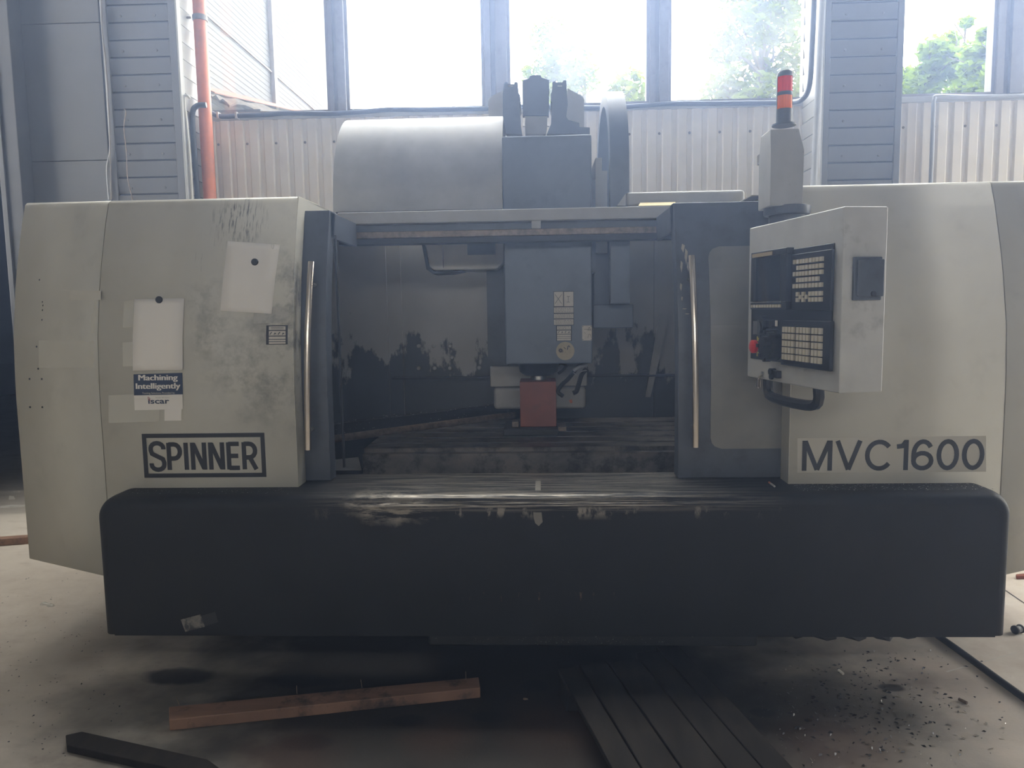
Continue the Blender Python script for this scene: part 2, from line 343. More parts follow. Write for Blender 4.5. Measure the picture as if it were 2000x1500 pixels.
RZ1 = 3.98
wr = MB().box(XL, XR, YR - .1, YR, 0, 3.4).box(XL, XR, YR - .1, YR, RZ1, ZC)
RW = [(-4.7, -2.9), (-2.4, -.4), (.1, 2.1), (2.6, 4.6)]  # unseen rear windows, added to fill the machine's front with light
xs = [XL] + [q for w in RW for q in w] + [XR]
for a, b in zip(xs[::2], xs[1::2]): wr.box(a, b, YR - .1, YR, 3.4, RZ1)
struct('wall_rear', wr, M['hall'], label='hall wall with high windows added for fill light behind the viewer')
for a, b in RW: portal(a, b, YR - .05, 3.4, RZ1, 1)
# back wall: sheeting below the sill
wb = empty('wall_back', (0, YW, 0), 'cream corrugated metal wall below the windows', None, None, 'structure')
MB().box(-4.1, XR, YW + .02, YW + .16, 0, SILL - .04).build('wall_core', M['hall'], wb)
MB().box(-4.1, XR, YW - .1, YW + .16, 8.0, ZC).build('lintel', M['hall'], wb)
MB().box(XL - 6, -4.1, YW - .05, YW + .16, 4.6, ZC).build('lintel', M['hall'], wb)
PITCH = .1235
def sheet(x0, n):
    prof = []
    for i in range(n):
        x = i * PITCH; prof += [(x, -.005), (x + .062, -.005), (x + .074, .010), (x + .108, .010), (x + .1195, -.005)]
    prof.append((n * PITCH + .012, -.006))
    mb = MB(); mb.strip([[(x, y, z) for x, y in prof] for z in (0.0, SILL - .04)])
    o = mb.build('corrugated_sheet', M['wallsheet'], wb, solid=.001); o.location = (x0, YW, 0); return o
s0 = sheet(-2.80, 8)
for i in range(1, 11): copy_part(s0, wb, (-2.80 + i * 8 * PITCH, YW + (.0008 if i % 2 else 0), 0))
sc_m = MB().lathe([(.011, 0), (.011, .003), (.006, .007)], n=8)
sc0 = sc_m.build('screw', M['frame'], wb); sc0.rotation_euler = (R(90), 0, 0)
k = 0; x = -2.80 + .091
while x < 5.4:
    if k % 2 == 0:
        loc = (x, YW + .008, 3.02)
        if k == 0: sc0.location = loc
        else: copy_part(sc0, wb, loc)
    x += PITCH; k += 1
MB().box(-2.80, XR, YW - .02, YW + .1, SILL - .045, SILL).build('sill_flashing', M['cladlight'], wb, bevel=.003)
# windows
WIN = [(-2.80, -1.735, 'glass_dirty'), (-1.59, -.445, 'glass'), (-.25, .907, 'glass_hazy'), (1.066, 2.17, 'glass_hazy'), (2.75, 3.665, 'glass'), (3.88, 4.75, 'glass_hazy')]
ZW = 8.0
for i, (a, b, g) in enumerate(WIN):
    fr = MB(); t = .022
    fr.box(a, a + t, YW - .015, YW + .06, SILL, ZW).box(b - t, b, YW - .015, YW + .06, SILL, ZW).box(a + t, b - t, YW - .015, YW + .06, SILL, SILL + t).box(a + t, b - t, YW - .015, YW + .06, ZW - t, ZW)
    w = fr.build('window_%d' % (i + 1), M['frame']); tag(w, ['window with grimy glass beside the orange pipe', 'clean blown-out window above the curved hood', 'hazy window behind the servo motor', 'hazy window with trees behind the beacon light', 'clear window with maple trees by the right pier', 'window cut by the photo\'s right edge', 'window beyond the right edge'][i], None, None, 'structure')
    MB().box(a + t - .004, b - t + .004, YW + .024, YW + .030, SILL + t - .004, ZW - t + .004).build('pane', M[g], w)
    portal(a, b, YW + .12, SILL, ZW, -1)
for i, (a, b) in enumerate([(-1.735, -1.59), (-.445, -.25), (.907, 1.066), (3.665, 3.88), (4.75, XR)]):
    m = MB().box(a, b, YW - .01, YW + .12, SILL, ZW)
    o = struct('trim_%d' % (i + 1), m, M['frame'], label=['broad grey mullion left of the blown-out window', 'broad grey mullion behind the pale sheet guard', 'mullion between the two hazy windows', 'metal mullion at the right edge', 'mullion past the right edge', 'mullion in the far right corner'][i], bevel=.004)
    w_ = b - a
    MB().box(a + w_ * .02, a + w_ * .30, YW - .035, YW - .009, SILL, ZW).build('mullion_rib', M['frame'], o, bevel=.004)
    MB().box(b - w_ * .50, b - w_ * .02, YW - .045, YW - .009, SILL, ZW).build('mullion_rib', M['frame'], o, bevel=.004)
# clad piers
def pier(side, x0, x1, sx0, sx1, zref, dz, label, sidex, trim_w):
    p = empty('wall_pier_' + side, ((x0 + x1) / 2, YP, 0), label, None, None, 'structure')
    MB().box(x0 + .012, x1 - .012, YP + .012, YW + .02, 0, ZC).build('pier_core', M['post'], p)
    st = MB().prism([(.0, .0), (-.004, dz * .3), (-.014, dz - .018), (.0, dz - .013), (.012, dz - .012), (.012, .0)], 'x', 0, sx1 - sx0)
    first = None; z = zref - 14 * dz; zs = []
    while z < 4.6: zs.append(z); z += dz
    for z in zs:
        if first is None: first = st.build('cladding_strip', M['clad'], p); first.location = (sx0, YP, z)
        else: copy_part(first, p, (sx0, YP, z))
    # return face towards the windows, window light put in as paler strips
    sgn = 1 if sidex == x1 else -1
    prof = [(0, 0), (sgn * .004, dz * .4), (sgn * .012, dz - .014), (-sgn * .004, dz - .008), (-sgn * .012, dz - .008), (-sgn * .012, 0)]
    st2 = MB().prism([(q, w) for q, w in prof], 'y', 0, YW - YP - .06); first2 = None
    for z in zs:
        if first2 is None: first2 = st2.build('cladding_strip', M['cladlight'], p); first2.location = (sidex, YP + .05, z)
        else: copy_part(first2, p, (sidex, YP + .05, z))
    MB().box(sx1 + .003, x1, YP - .014, YP + .02, 0, ZC).build('corner_trim', M['clad'], p, bevel=.003)
    MB().box(x0, sx0 - .003, YP - .014, YP + .02, 0, ZC).build('corner_trim', M['clad'], p, bevel=.003)
    MB().box(min(sidex, sidex + sgn * .014), max(sidex, sidex + sgn * .014), YP - .014, YP + .05, 0, ZC).build('corner_trim', M['cladlight'], p, bevel=.003)
    s = MB().lathe([(.010, 0), (.010, .003), (.005, .006)], n=8); f3 = None
    for z in zs[::2]:
        for fx in (.22, .78):
            loc = (sx0 + (sx1 - sx0) * fx, YP - .004, z + dz * .32)
            if f3 is None: f3 = s.build('screw', M['clad'], p); f3.rotation_euler = (R(90), 0, 0); f3.location = loc
            else: copy_part(f3, p, loc)
    return p
pier('left', -3.385, -2.795, -3.335, -2.855, P(270, 312, YP).z, .1306, 'grey pier clad in horizontal strips beside the orange pipe', -2.795, .05)
pier('right', 2.155, 2.735, 2.20, 2.685, P(1690, 315, YP).z, .1295, 'grey pier clad in horizontal strips behind the beacon light', 2.155, .05)
# flat panels and grimy post further left
pw = empty('wall_panels', (-3.72, YP, 0), 'flat grey wall panels left of the clad pier', None, None, 'structure')
MB().box(-4.08, -3.40, YP + .05, YW, 0, ZC).build('panel_core', M['panel'], pw)
for z0, z1 in ((.0, .75), (.75, 1.785), (1.785, 2.82), (2.82, 3.865), (3.865, 4.9), (4.9, ZC)):
    MB().box(-4.03, -3.405, YP, YP + .055, z0 + .003, z1 - .003).build('wall_panel', M['panel'], pw, bevel=.003)
po = struct('trim_7', MB().box(-4.20, -4.03, YP - .14, YW + .1, 0, ZC), M['post'], label='grimy steel post at the dark opening', bevel=.006)
MB().box(-4.17, -4.15, YP - .155, YP - .14, 0, ZC).build('post_rib', M['post'], po)
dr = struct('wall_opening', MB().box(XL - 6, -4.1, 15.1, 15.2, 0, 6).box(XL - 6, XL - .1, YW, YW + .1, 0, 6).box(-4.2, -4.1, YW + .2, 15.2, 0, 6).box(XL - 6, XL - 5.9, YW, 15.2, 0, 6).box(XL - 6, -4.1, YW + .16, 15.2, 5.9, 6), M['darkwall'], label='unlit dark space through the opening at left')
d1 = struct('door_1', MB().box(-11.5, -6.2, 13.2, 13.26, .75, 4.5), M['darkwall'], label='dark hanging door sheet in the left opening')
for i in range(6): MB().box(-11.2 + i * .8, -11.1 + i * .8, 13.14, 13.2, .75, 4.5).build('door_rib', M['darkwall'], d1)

# ------------------------------------------------------------------ outside
struct('ground', MB().add([(-40, YW + .2, -.4), (40, YW + .2, -.4), (40, 70, -.4), (-40, 70, -.4)], [(0, 1, 2, 3)]).add([(-40, YR - .2, -.4), (40, YR - .2, -.4), (40, YR - 40, -.4), (-40, YR - 40, -.4)], [(0, 1, 2, 3)]).add([(XR + .12, YR, -.01), (40, YR, -.01), (40, YW + .1, -.01), (XR + .12, YW + .1, -.01)], [(0, 1, 2, 3)]), M['ground'], label='yard ground outside the windows')
an = empty('annex_building', (-3.5, 9, 0), 'white ribbed annex building seen through the grimy window', 'building')
prof = []; z = -.4
while z < 7.6: prof += [(0, z), (0, z + .036), (.003, z + .04), (.003, z + .056)]; z += .06
MB().strip([[(-3.2 + a, y, z) for a, z in prof] for y in (6.6, 9.14, 12.2)]).build('ribbed_wall', M['annex'], an, solid=.002)
MB().box(-3.9, -3.23, 6.65, 12.15, -.4, 7.5).build('building_core', M['annex'], an)
MB().box(-3.2, -3.15, 9.10, 9.19, 4.0, 7.5).build('downpipe', M['frame'], an)
A, B = PX(405, 35, -3.2), PX(600, 200, -3.2)
MB().box(-3.2, -3.18, 6.6, 12.2, 4.455, 4.47).build('wall_joint', M['frame'], an)
rf = empty('lean_to_roof', (-2.8, 8.5, 0), 'low lean-to roof with orange-red flashing outside the grimy window', 'roof')
zf = lambda y: 3.72 + (y - 7.0) * .17
MB().add([(-3.19, 6.9, zf(6.9)), (-3.19, 11.5, zf(11.5)), (-2.95, 11.5, zf(11.5) - .02), (-2.95, 6.9, zf(6.9) - .10)], [(0, 1, 2, 3)]).build('flashing', M['redroof'], rf, solid=.01)
mb = MB(); rows = []
for i in range(24):
    y = 6.8 + i * .18; rows.append([(-2.96 + .18 * j / 6, y, zf(y) - .12 - .09 * abs(j) / 6 + random.uniform(-.03, .03)) for j in range(7)])
mb.strip(rows).build('roof_debris', M['moss'], rf, solid=.02)
MB().box(-2.95, -2.5, 6.8, 10.5, 3.2, 3.42).build('roof_edge', M['moss'], rf)

def tree(name, label, base, trunk_h, blobs, nleaf, size, m, r0=.09, seed=1, group='trees outside the windows'):
    rnd = random.Random(seed); t = empty(name, base, label, 'tree', group); b = Vector(base)
    tips = [Vector(q[:3]) for q in blobs]; topz = max(q.z for q in tips)
    ax = sum(tips, Vector()) / len(tips)
    trunk = smoothpath([b, (b.x * .7 + ax.x * .3, b.y, b.z + trunk_h * .5), (ax.x, ax.y, b.z + trunk_h), (ax.x, ax.y, topz)], 5)
    MB().tube(trunk, [r0 * (1 - .85 * i / (len(trunk) - 1)) for i in range(len(trunk))], 7).build('trunk', M['bark'], t, smooth=True)
    br = MB()
    for q in tips:
        s = min(trunk, key=lambda p: (p - (q - Vector((0, 0, (q - ax).length * .8)))).length)
        br.tube(smoothpath([s, s.lerp(q, .5) + Vector((0, 0, .05)), q], 4), [r0 * .3 * (1 - .1 * i) for i in range(9)], 5)
        for _ in range(3):
            d = Vector((rnd.uniform(-1, 1), rnd.uniform(-1, 1), rnd.uniform(-.3, 1))) * .3; br.tube([s.lerp(q, .6), s.lerp(q, .7) + d * .7, q + d], [r0 * .16, r0 * .12, r0 * .05], 4)
    br.build('branches', M['bark'], t)
    vs = []; fs = []; tot = sum(q[3] ** 2 for q in blobs)
    for q in blobs:
        c = Vector(q[:3]); k = max(90, int(nleaf * q[3] ** 2 / tot)); rr = q[3]
        for _ in range(k):
            d = Vector((rnd.gauss(0, 1), rnd.gauss(0, 1), rnd.gauss(0, .9))).normalized() * rr * rnd.uniform(.35, 1.05) ** .7
            p = c + d; s = size * rnd.uniform(.6, 1.25); nrm = Vector((rnd.uniform(-1, 1), rnd.uniform(-1.2, .4), rnd.uniform(.2, 1.4))).normalized()
            u = nrm.orthogonal().normalized(); u.rotate(Matrix.Rotation(rnd.uniform(0, 6.3), 3, nrm)); w = nrm.cross(u); n0 = len(vs)
            vs += [p - u * s * .5, p - u * s * .12 + w * s * .5 - nrm * s * .1, p + u * s * .12 + w * s * .28, p + u * s * .62, p + u * s * .12 - w * s * .28, p - u * s * .12 - w * s * .5 - nrm * s * .1]
            fs += [(n0, n0 + 1, n0 + 2, n0 + 3), (n0, n0 + 3, n0 + 4, n0 + 5)]
    f = MB().add(vs, fs).build('foliage', m, t); f['kind'] = 'stuff'
    return t
def blobs(list_, Y):
    out = []
    for px, py, r in list_:
        p = P(px, py, Y); out.append((p.x, p.y + random.uniform(-.5, .5), p.z, r * Y / F)); 
    return out
b1 = blobs([(1500, 30, 60), (1440, 70, 50), (1540, 90, 60), (1470, 140, 55), (1530, 170, 50), (1420, 170, 40), (1480, -60, 70), (1560, -30, 60), (1410, 110, 30), (1560, 215, 50), (1480, 215, 60)], 11.0)
tree('broadleaf_tree', 'tall pale-green tree filling the hazy window behind the beacon', (P(1500, 200, 11).x, 11, -.4), 3.4, b1, 5200, .11, M['leafb'], .12, 3)
b2 = blobs([(1795, 120, 26), (1830, 150, 30), (1790, 170, 34), (1812, 105, 14), (1775, 150, 26), (1800, 205, 40)], 12)
tree('maple_tree', 'lower bright maple next to the right pier', (P(1800, 190, 12).x, 12, -.4), 3.2, b2, 2200, .12, M['leaf'], .06, 4)
b3 = blobs([(1884, 46, 11), (1885, 60, 16), (1886, 76, 18), (1872, 92, 24), (1890, 120, 32), (1865, 140, 30), (1900, 165, 36), (1862, 185, 32), (1895, 205, 40)], 12.6)
tree('maple_tree', 'taller pointed maple in the middle of the clear window', (P(1885, 190, 12.6).x, 12.6, -.4), 3.2, b3, 3200, .12, M['leaf'], .07, 5)
b4 = blobs([(1935, 60, 12), (1940, 90, 22), (1930, 120, 24), (1950, 150, 34), (1985, 110, 40), (1990, 60, 30), (1945, 195, 40), (2000, 180, 40)], 10.4)
tree('maple_tree', 'maple crown behind the metal mullion at right edge', (P(1960, 190, 10.4).x, 10.4, -.4), 3.2, b4, 2600, .12, M['leaf'], .07, 6)
b5 = blobs([(1075, 60, 40), (1100, 110, 45), (1060, 140, 40), (1230, 165, 30), (1210, 190, 28), (1250, 190, 25), (1130, 150, 40), (1090, 190, 50)], 15)
tree('pale_tree', 'faint washed-out trees behind the servo motor window', (P(1120, 200, 15).x, 15, -.4), 4, b5, 2200, .14, M['leafb'], .1, 8)

# ------------------------------------------------------------------ pipes and cables on the wall
op = empty('orange_pipe', (P(413, 383, 6.12).x, 6.12, 0), 'orange painted vertical pipe beside the left pier', 'pipe')
px_ = P(399, 190, 6.12).x
MB().tube([(px_, 6.12, 0), (px_, 6.12, ZC - .05)], .051, 20).build('pipe_run', M['pipe'], op, smooth=True)
cz = P(388, 36, 6.12).z
MB().lathe([(.052, cz - .022), (.058, cz - .02), (.058, cz + .02), (.052, cz + .022)], (px_, 6.12), 20).build('pipe_clamp', M['frame'], op, smooth=True)
MB().box(px_ - .19, px_ - .05, 6.06, 6.075, cz - .018, cz - .006).build('clamp_rod', M['frame'], op)
def cable(name, pts, r, m, label, cat='cable', clips=None, n=10, group=None):
    o = MB().tube(smoothpath(pts, 8), r, n).build(name, M[m], None, smooth=True); tag(o, label, cat, group)
    if clips:
        for c in clips:
            MB().box(c[0] - .008, c[0] + .008, c[1] - r - .008, c[1] + r + .012, c[2] - r - .006, c[2] + r + .006).build('cable_clip', M['cladlight'], o)
    return o
Yc = YW - .06
pts = [P(386, 385, 6.0), P(380, 300, 6.0), P(376, 225, 6.0), P(385, 207, 6.01), P(403, 205, 6.02)]
cable('bent_conduit', [P(393, 480, 6.0)] + pts, .022, 'conduit', 'black conduit rising behind the orange pipe and bending over', 'conduit')
pts = [P(402, 215, Yc), P(430, 227, Yc), P(470, 226, Yc), P(520, 224, Yc), P(560, 221, Yc), P(640, 222, Yc), P(700, 219, Yc), P(760, 214, Yc), P(830, 214, Yc), P(900, 213, Yc), P(955, 212, Yc), P(1040, 208, Yc), P(1150, 211, Yc), P(1230, 208, Yc), P(1300, 203, Yc), P(1400, 202, Yc), P(1500, 201, Yc), P(1545, 200, 6.2), P(1568, 193, 6.05), P(1581, 165, 6.0), P(1586, 90, 6.0), P(1590, 0, 6.0), P(1593, -60, 6.0)]
cable('sill_conduit', pts, .020, 'conduit', 'long black conduit along the sill, turning up at the right pier', 'conduit', [tuple(P(q, 226, Yc)) for q in (427, 463)])
cable('pier_conduit', [P(1586, 420, 5.84), P(1590, 340, 5.84), P(1598, 170, 5.84), P(1606, 0, 5.84), P(1609, -60, 5.84)], .024, 'greyconduit', 'thick grey conduit running up the right pier\'s edge', 'conduit')
cable('grey_cable_pipe', [P(1815, 420, 6.3), P(1820, 300, 6.3), P(1823, 215, 6.3), P(1825, 193, 6.3), P(1834, 188, 6.3), P(1900, 189, 6.3), P(1990, 187, 6.3), P(2060, 186, 6.3)], .016, 'greyconduit', 'thin grey conduit bending over the sill by the maple window', 'conduit')
cable('pale_cable', [P(376, 390, 5.93), P(371, 310, 5.93), P(366, 250, 5.93), P(360, 200, 5.93), P(360, 188, 5.93), P(366, 187, 5.93), P(372, 193, 5.93)], .010, 'whiteconduit', 'thin white cable looping beside the black bent conduit')
cable('joint_cable', [P(213, 390, 5.87), P(209, 330, 5.87), P(215, 290, 5.87), P(212, 220, 5.87), P(206, 120, 5.87), P(200, 60, 5.87), P(196, 0, 5.87), P(194, -60, 5.87)], .007, 'greyconduit', 'thin grey cable in the joint left of the pier')
cable('joint_cable', [P(218, 390, 5.86), P(216, 340, 5.86), P(214, 250, 5.86), P(207, 130, 5.86), P(199, 50, 5.86), P(197, -60, 5.86)], .006, 'frame', 'thin dark cable beside the grey one, left of the pier')
cable('hanging_wire', [P(242, 212, 5.86), P(246, 220, 5.86), P(242, 250, 5.86), P(247, 300, 5.86), P(249, 345, 5.86), P(257, 382, 5.86), P(260, 400, 5.86)], .003, 'rail', 'thin brown wire hanging on the left pier cladding', n=6)

# ------------------------------------------------------------------ machining centre
mc = empty('machining_center', (0, 4.1, 0), 'large cream and black CNC machining centre', 'machine')
ZT = 2.105
def cover_rows(x0, y0off, x1, y1off, zb):
    zs = [zb, .8, 1.2, 1.3, 1.4, 1.5, 1.6, 1.7, 1.8, 1.9, 2.0, 2.05]
    rows = []
    for x, off in ((x0, y0off), (x1, y1off)):
        lift = .038 if off > .1 else 0
        pr = [(x, cy(z) + off, z + lift * max(0, min(1, (z - 1.3) / .8))) for z in zs]
        yt = cy(2.075) + off
        pr += [(x, yt, 2.075 + lift), (x, yt + .006, 2.092 + lift), (x, yt + .018, 2.102 + lift), (x, yt + .034, ZT + lift), (x, yt + .3, ZT + .002 + lift)]
        rows.append(pr)
    return rows
XE, XS, XO = 1.06, 1.911, 2.47
def covers(sg, xin):
    nm = 'front_cover'
    o = MB().strip(cover_rows(sg * xin, 0, sg * (XS - .002), 0, .44)).build(nm, M['cover'], mc, solid=.005, smooth=True)
    o2 = MB().strip(cover_rows(sg * (XS + .002), 0, sg * XO, .258, .44)).build('corner_cover', M['cover'], mc, solid=.005, smooth=True)
    MB().strip([[(sg * XO, cy(z) + .26, z) for z in (.44, 1.25, 1.5, 1.75, 2.0, 2.08)], [(sg * XO, 5.45, z) for z in (.44, 1.25, 1.5, 1.75, 2.0, 2.08)]]).build('side_cover', M['cover'], mc, solid=.005)
    MB().add([(sg * xin, 3.56, ZT), (sg * (XO - .02), 3.80, ZT), (sg * (XO - .02), 5.45, ZT), (sg * xin, 5.45, ZT)], [(0, 1, 2, 3)]).build('top_cover', M['cover'], mc, solid=.005)
    MB().box(min(sg * (xin + .15), sg * XO), max(sg * (xin + .15), sg * XO), 5.44, 5.46, .44, ZT).build('rear_cover', M['cover'], mc)
    # jamb strip that frames the door slot
    MB().strip([[(sg * xin, cy(z) - .002, z) for z in (.84, 1.25, 1.5, 1.75, 2.0, 2.07, ZT)], [(sg * xin, cy(z) + .10, z) for z in (.84, 1.25, 1.5, 1.75, 2.0, 2.07, ZT)]]).build('jamb', M['cover'], mc, solid=.004)
    MB().box(min(sg * xin, sg * (xin + .012)), max(sg * xin, sg * (xin + .012)), 3.33, 3.98, ZT - .055, ZT).build('top_flange', M['cover'], mc)
    return o, o2
lc, lcc = covers(-1, XE); rc, rcc = covers(1, 1.037)
lc['label'] = 'left front cover with posters'; rc['label'] = 'right front cover behind the control panel'

# apron
AX, AZ0, AZ1 = 1.868, .255, .845
def outline(ins, rad):
    w = AX - ins; t = AZ1 - ins; r = rad
    return [(-w, AZ0)] + [(x, z) for x, z in reversed(arc(-w + r, t - r, r, 90, 180, 8))] + [(x, z) for x, z in arc(w - r, t - r, r, 90, 0, 8)] + [(w, AZ0)]
secs = [(2.95, .046, .062), (2.952, .030, .07), (2.958, .018, .076), (2.97, .008, .082), (2.99, .002, .085), (3.02, 0, .085), (3.36, 0, .085)]
rows = [[(x, y, z) for x, z in outline(i, r)] for y, i, r in secs]
mb = MB(); mb.strip(rows); mb.add(rows[0], [tuple(range(len(rows[0])))])
ap = mb.build('apron', M['apron'], mc, smooth=True)
MB().box(-AX + .05, AX - .05, 2.952, 3.0, AZ0 - .006, AZ0 + .004).build('apron_lip', M['apron'], mc)
M['primer'] = mat('bare_primer', (.22, .205, .18), .6)
MB().box(P(1045, 950, 2.99).x, P(1056, 950, 2.99).x, 3.03, 3.2, AZ1, AZ1 + .0015).build('primer_strip', M['primer'], ap)
mb = MB(); cxp = P(1050, 1000, 2.948)
mb.add([(cxp.x - .018, 2.9485, .775), (cxp.x + .016, 2.9485, .775), (cxp.x + .02, 2.9485, .735), (cxp.x + .004, 2.9485, .718), (cxp.x - .01, 2.9485, .73), (cxp.x - .016, 2.9485, .75)], [(0, 1, 2, 3, 4, 5)]).build('primer_patch', M['primer'], ap, solid=.001)
# torn sticker at lower left of apron
def quad_px(pts, Y, name, m, parent, th=.001):
    return MB().add([P(x, y, Y) for x, y in pts], [(0, 1, 2, 3)]).build(name, m, parent, solid=th)
M['torn'] = mat('torn_sticker', (.19, .18, .165), .7, var=.3, scale=30, dirt=((.03, .03, .035), 28, .5, .6, .9))
quad_px([(353, 1210), (392, 1200), (400, 1224), (362, 1234)], 2.9485, 'torn_sticker', M['torn'], ap)
quad_px([(393, 1203), (420, 1195), (426, 1215), (400, 1223)], 2.9488, 'sticker_trace', M['greyink'], ap)

# base, legs and inner body
MB().box(-1.45, 1.30, 3.5, 5.5, .0, .5).build('machine_bed', M['dark'], mc, bevel=.02)
MB().box(-1.75, -1.5, 3.6, 5.2, .05, .5).build('side_trough', M['dark'], mc)
MB().box(-.5, .9, 3.05, 3.6, .16, .25).build('chip_tray', M['dark'], mc, bevel=.01)
MB().box(-XO + .05, XO - .05, 3.45, 5.3, .46, .52).build('floor_pan', M['dark'], mc)
MB().box(-.7, .8, 5.06, 5.7, .3, 2.2).build('machine_column', M['head'], mc, bevel=.02)
# working area
for x0, x1 in ((-1.62, P(759, 700, 5).x), (P(759, 700, 5).x + .004, P(787, 700, 5).x), (P(787, 700, 5).x + .004, -.12), (-.116, .75), (.754, 1.62)):
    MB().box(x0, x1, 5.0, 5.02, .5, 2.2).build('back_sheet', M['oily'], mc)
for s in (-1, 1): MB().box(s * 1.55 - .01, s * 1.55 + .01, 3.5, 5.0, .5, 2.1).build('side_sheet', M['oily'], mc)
MB().prism([(P(1272, 700, 4.9).x, 1.0), (P(1262, 780, 4.9).x, 1.0), (P(1290, 650, 4.9).x, 1.55), (P(1310, 650, 4.9).x, 1.55)], 'y', 4.93, 4.95).build('slanted_brace', M['lightgrey'], mc)
bolt = MB().lathe([(.014, 0), (.014, .006), (.008, .01)], n=8); b0 = None
for x, y in ((818, 676), (847, 676), (879, 676), (883, 698), (818, 719), (849, 719), (879, 719), (936, 718)):
    p = P(x, y, 4.998)
    if b0 is None: b0 = bolt.build('bolt', M['lightgrey'], mc); b0.rotation_euler = (R(90), 0, 0); b0.location = p
    else: copy_part(b0, mc, p)
MB().box(-1.0, 1.3, 4.9, 4.99, 1.14, 1.15).build('back_ledge', M['dark'], mc)
# table with T-slots
slots = [3.93, 4.10, 4.27, 4.44, 4.61]
pf = [(3.75, .73), (3.75, .862), (3.79, .864), (3.79, .885)]
for s in slots: pf += [(s - .010, .885), (s - .010, .86), (s + .010, .86), (s + .010, .885)]
pf += [(4.8, .885), (4.8, .73)]
MB().prism(pf, 'x', -.93, 1.25).build('work_table', M['table'], mc)
MB().box(-.7, 1.0, 3.82, 4.7, .5, .73).build('table_saddle', M['dark'], mc)
MB().add([P(640, 900, 3.8), P(700, 893, 3.95), P(706, 918, 3.7), P(640, 918, 3.6)], [(0, 1, 2, 3)]).build('way_cover', M['lightgrey'], mc, solid=.004)
# long swarf rail lying across the table corner
A, B = PZ(600, 864, .9), PZ(1005, 810, .9); d = (B - A).normalized(); s = Vector((d.y, -d.x, 0))
MB().tube([A, B], .022, 12).build('swarf_rail', M['rail'], mc, smooth=True)
mb = MB(); up = Vector((0, 0, 1)); off = -s * .05
mb.add([A + off + up * .0, B + off + up * .0, B + off + up * .07, A + off + up * .07, A + off - s * .05 + up * .0, B + off - s * .05 + up * .0, B + off - s * .05 + up * .07, A + off - s * .05 + up * .07], [(0, 1, 2, 3), (4, 5, 6, 7), (3, 2, 6, 7), (0, 1, 5, 4), (0, 3, 7, 4), (1, 2, 6, 5)])
mb.build('rail_guard', M['dark'], mc)
mb = MB()
for i in range(420):
    p = A.lerp(B, random.random()) + off * random.uniform(.9, 2.0) + up * random.uniform(.0, .078); p += s * .004; r = random.uniform(.004, .010)
    mb.add([p + Vector((random.uniform(-r, r), random.uniform(-r, r), random.uniform(0, r))) for _ in range(3)], [(0, 1, 2)])
o = mb.build('swarf', M['steel'], mc); o['kind'] = 'stuff'
# door rail / header
ZH = P(1000, 408, 3.88).z
MB().box(-1.05, .82, 3.88, 3.98, ZH - .062, ZH).build('header_beam', M['hood'], mc, bevel=.006)
xm0, xm1 = P(1038, 435, 3.88).x, P(1056, 435, 3.88).x
MB().box(-1.05, .82, 3.93, 3.98, ZH - .14, ZH - .062).build('header_back', M['door'], mc)
MB().box(xm0, xm1, 3.885, 3.93, ZH - .10, ZH - .062).build('header_web', M['hood'], mc)
MB().box(-1.05, .82, 3.885, 3.93, ZH - .135, ZH - .102).build('door_rail', M['rail'], mc, bevel=.004)
MB().box(-1.05, .82, 3.89, 3.99, ZH - .165, ZH - .137).build('header_seal', M['rubber'], mc)
MB().box(-1.0, .8, 3.99, 4.0, ZH - .02, ZH + .012).build('header_edge', M['door'], mc)
# doors
def dcy(z): return cy(z) + .105
ZS = (.848, 1.25, 1.5, 1.75, 1.95, 2.055)
def door_panel(x0, x1, name):
    mb = MB(); n = len(ZS)
    pts = [(dcy(z), z) for z in ZS] + [(dcy(z) + .085, z) for z in reversed(ZS)]
    return mb.prism(pts, 'x', x0, x1).build(name, M['door'], mc, bevel=.004)
xl = P(637, 700, 3.225).x
ld = door_panel(-1.75, xl, 'sliding_door')
MB().box(xl - .02, xl, 3.38, 3.86, 1.93, 2.05).build('door_arm', M['door'], ld, bevel=.004)
MB().box(xl - .004, xl + .004, 3.44, 3.46, .86, 1.95).build('door_edge_strip', M['rubber'], ld)
xr = P(1325, 700, 3.225).x
rd = door_panel(xr, 1.9, 'sliding_door')
MB().box(xr, xr + .02, 3.38, 3.86, 1.93, 2.05).build('door_arm', M['door'], rd, bevel=.004)
# door window, rounded corners
def doff(p): return (p[0], dcy(p[1]) - .002, p[1])
wx0, wx1 = P(1389, 650, 3.23).x, 1.10
wz0, wz1 = P(1450, 876, 3.225).z, P(1450, 479, 3.27).z
r = .05; out = arc(wx0 + r, wz0 + r, r, 180, 270, 5) + [(wx1 - .08, wz0)] + [(wx1 - .08, wz1)] + arc(wx0 + r, wz1 - r, r, 90, 180, 5)
zs = sorted(set([wz0 + (wz1 - wz0) * i / 18 for i in range(19)] + [wz0 + .01, wz0 + .025, wz1 - .01, wz1 - .025]))
mb = MB(); rws = []
for z in zs:
    dx = 0
    if z < wz0 + r: dx = r - math.sqrt(max(0, r * r - (wz0 + r - z) ** 2))
    if z > wz1 - r: dx = r - math.sqrt(max(0, r * r - (z - wz1 + r) ** 2))
    rws.append([doff((wx0 + dx, z)), doff((wx1, z))])
mb.strip(rws).build('door_window', M['doorglass'], rd, solid=.004)
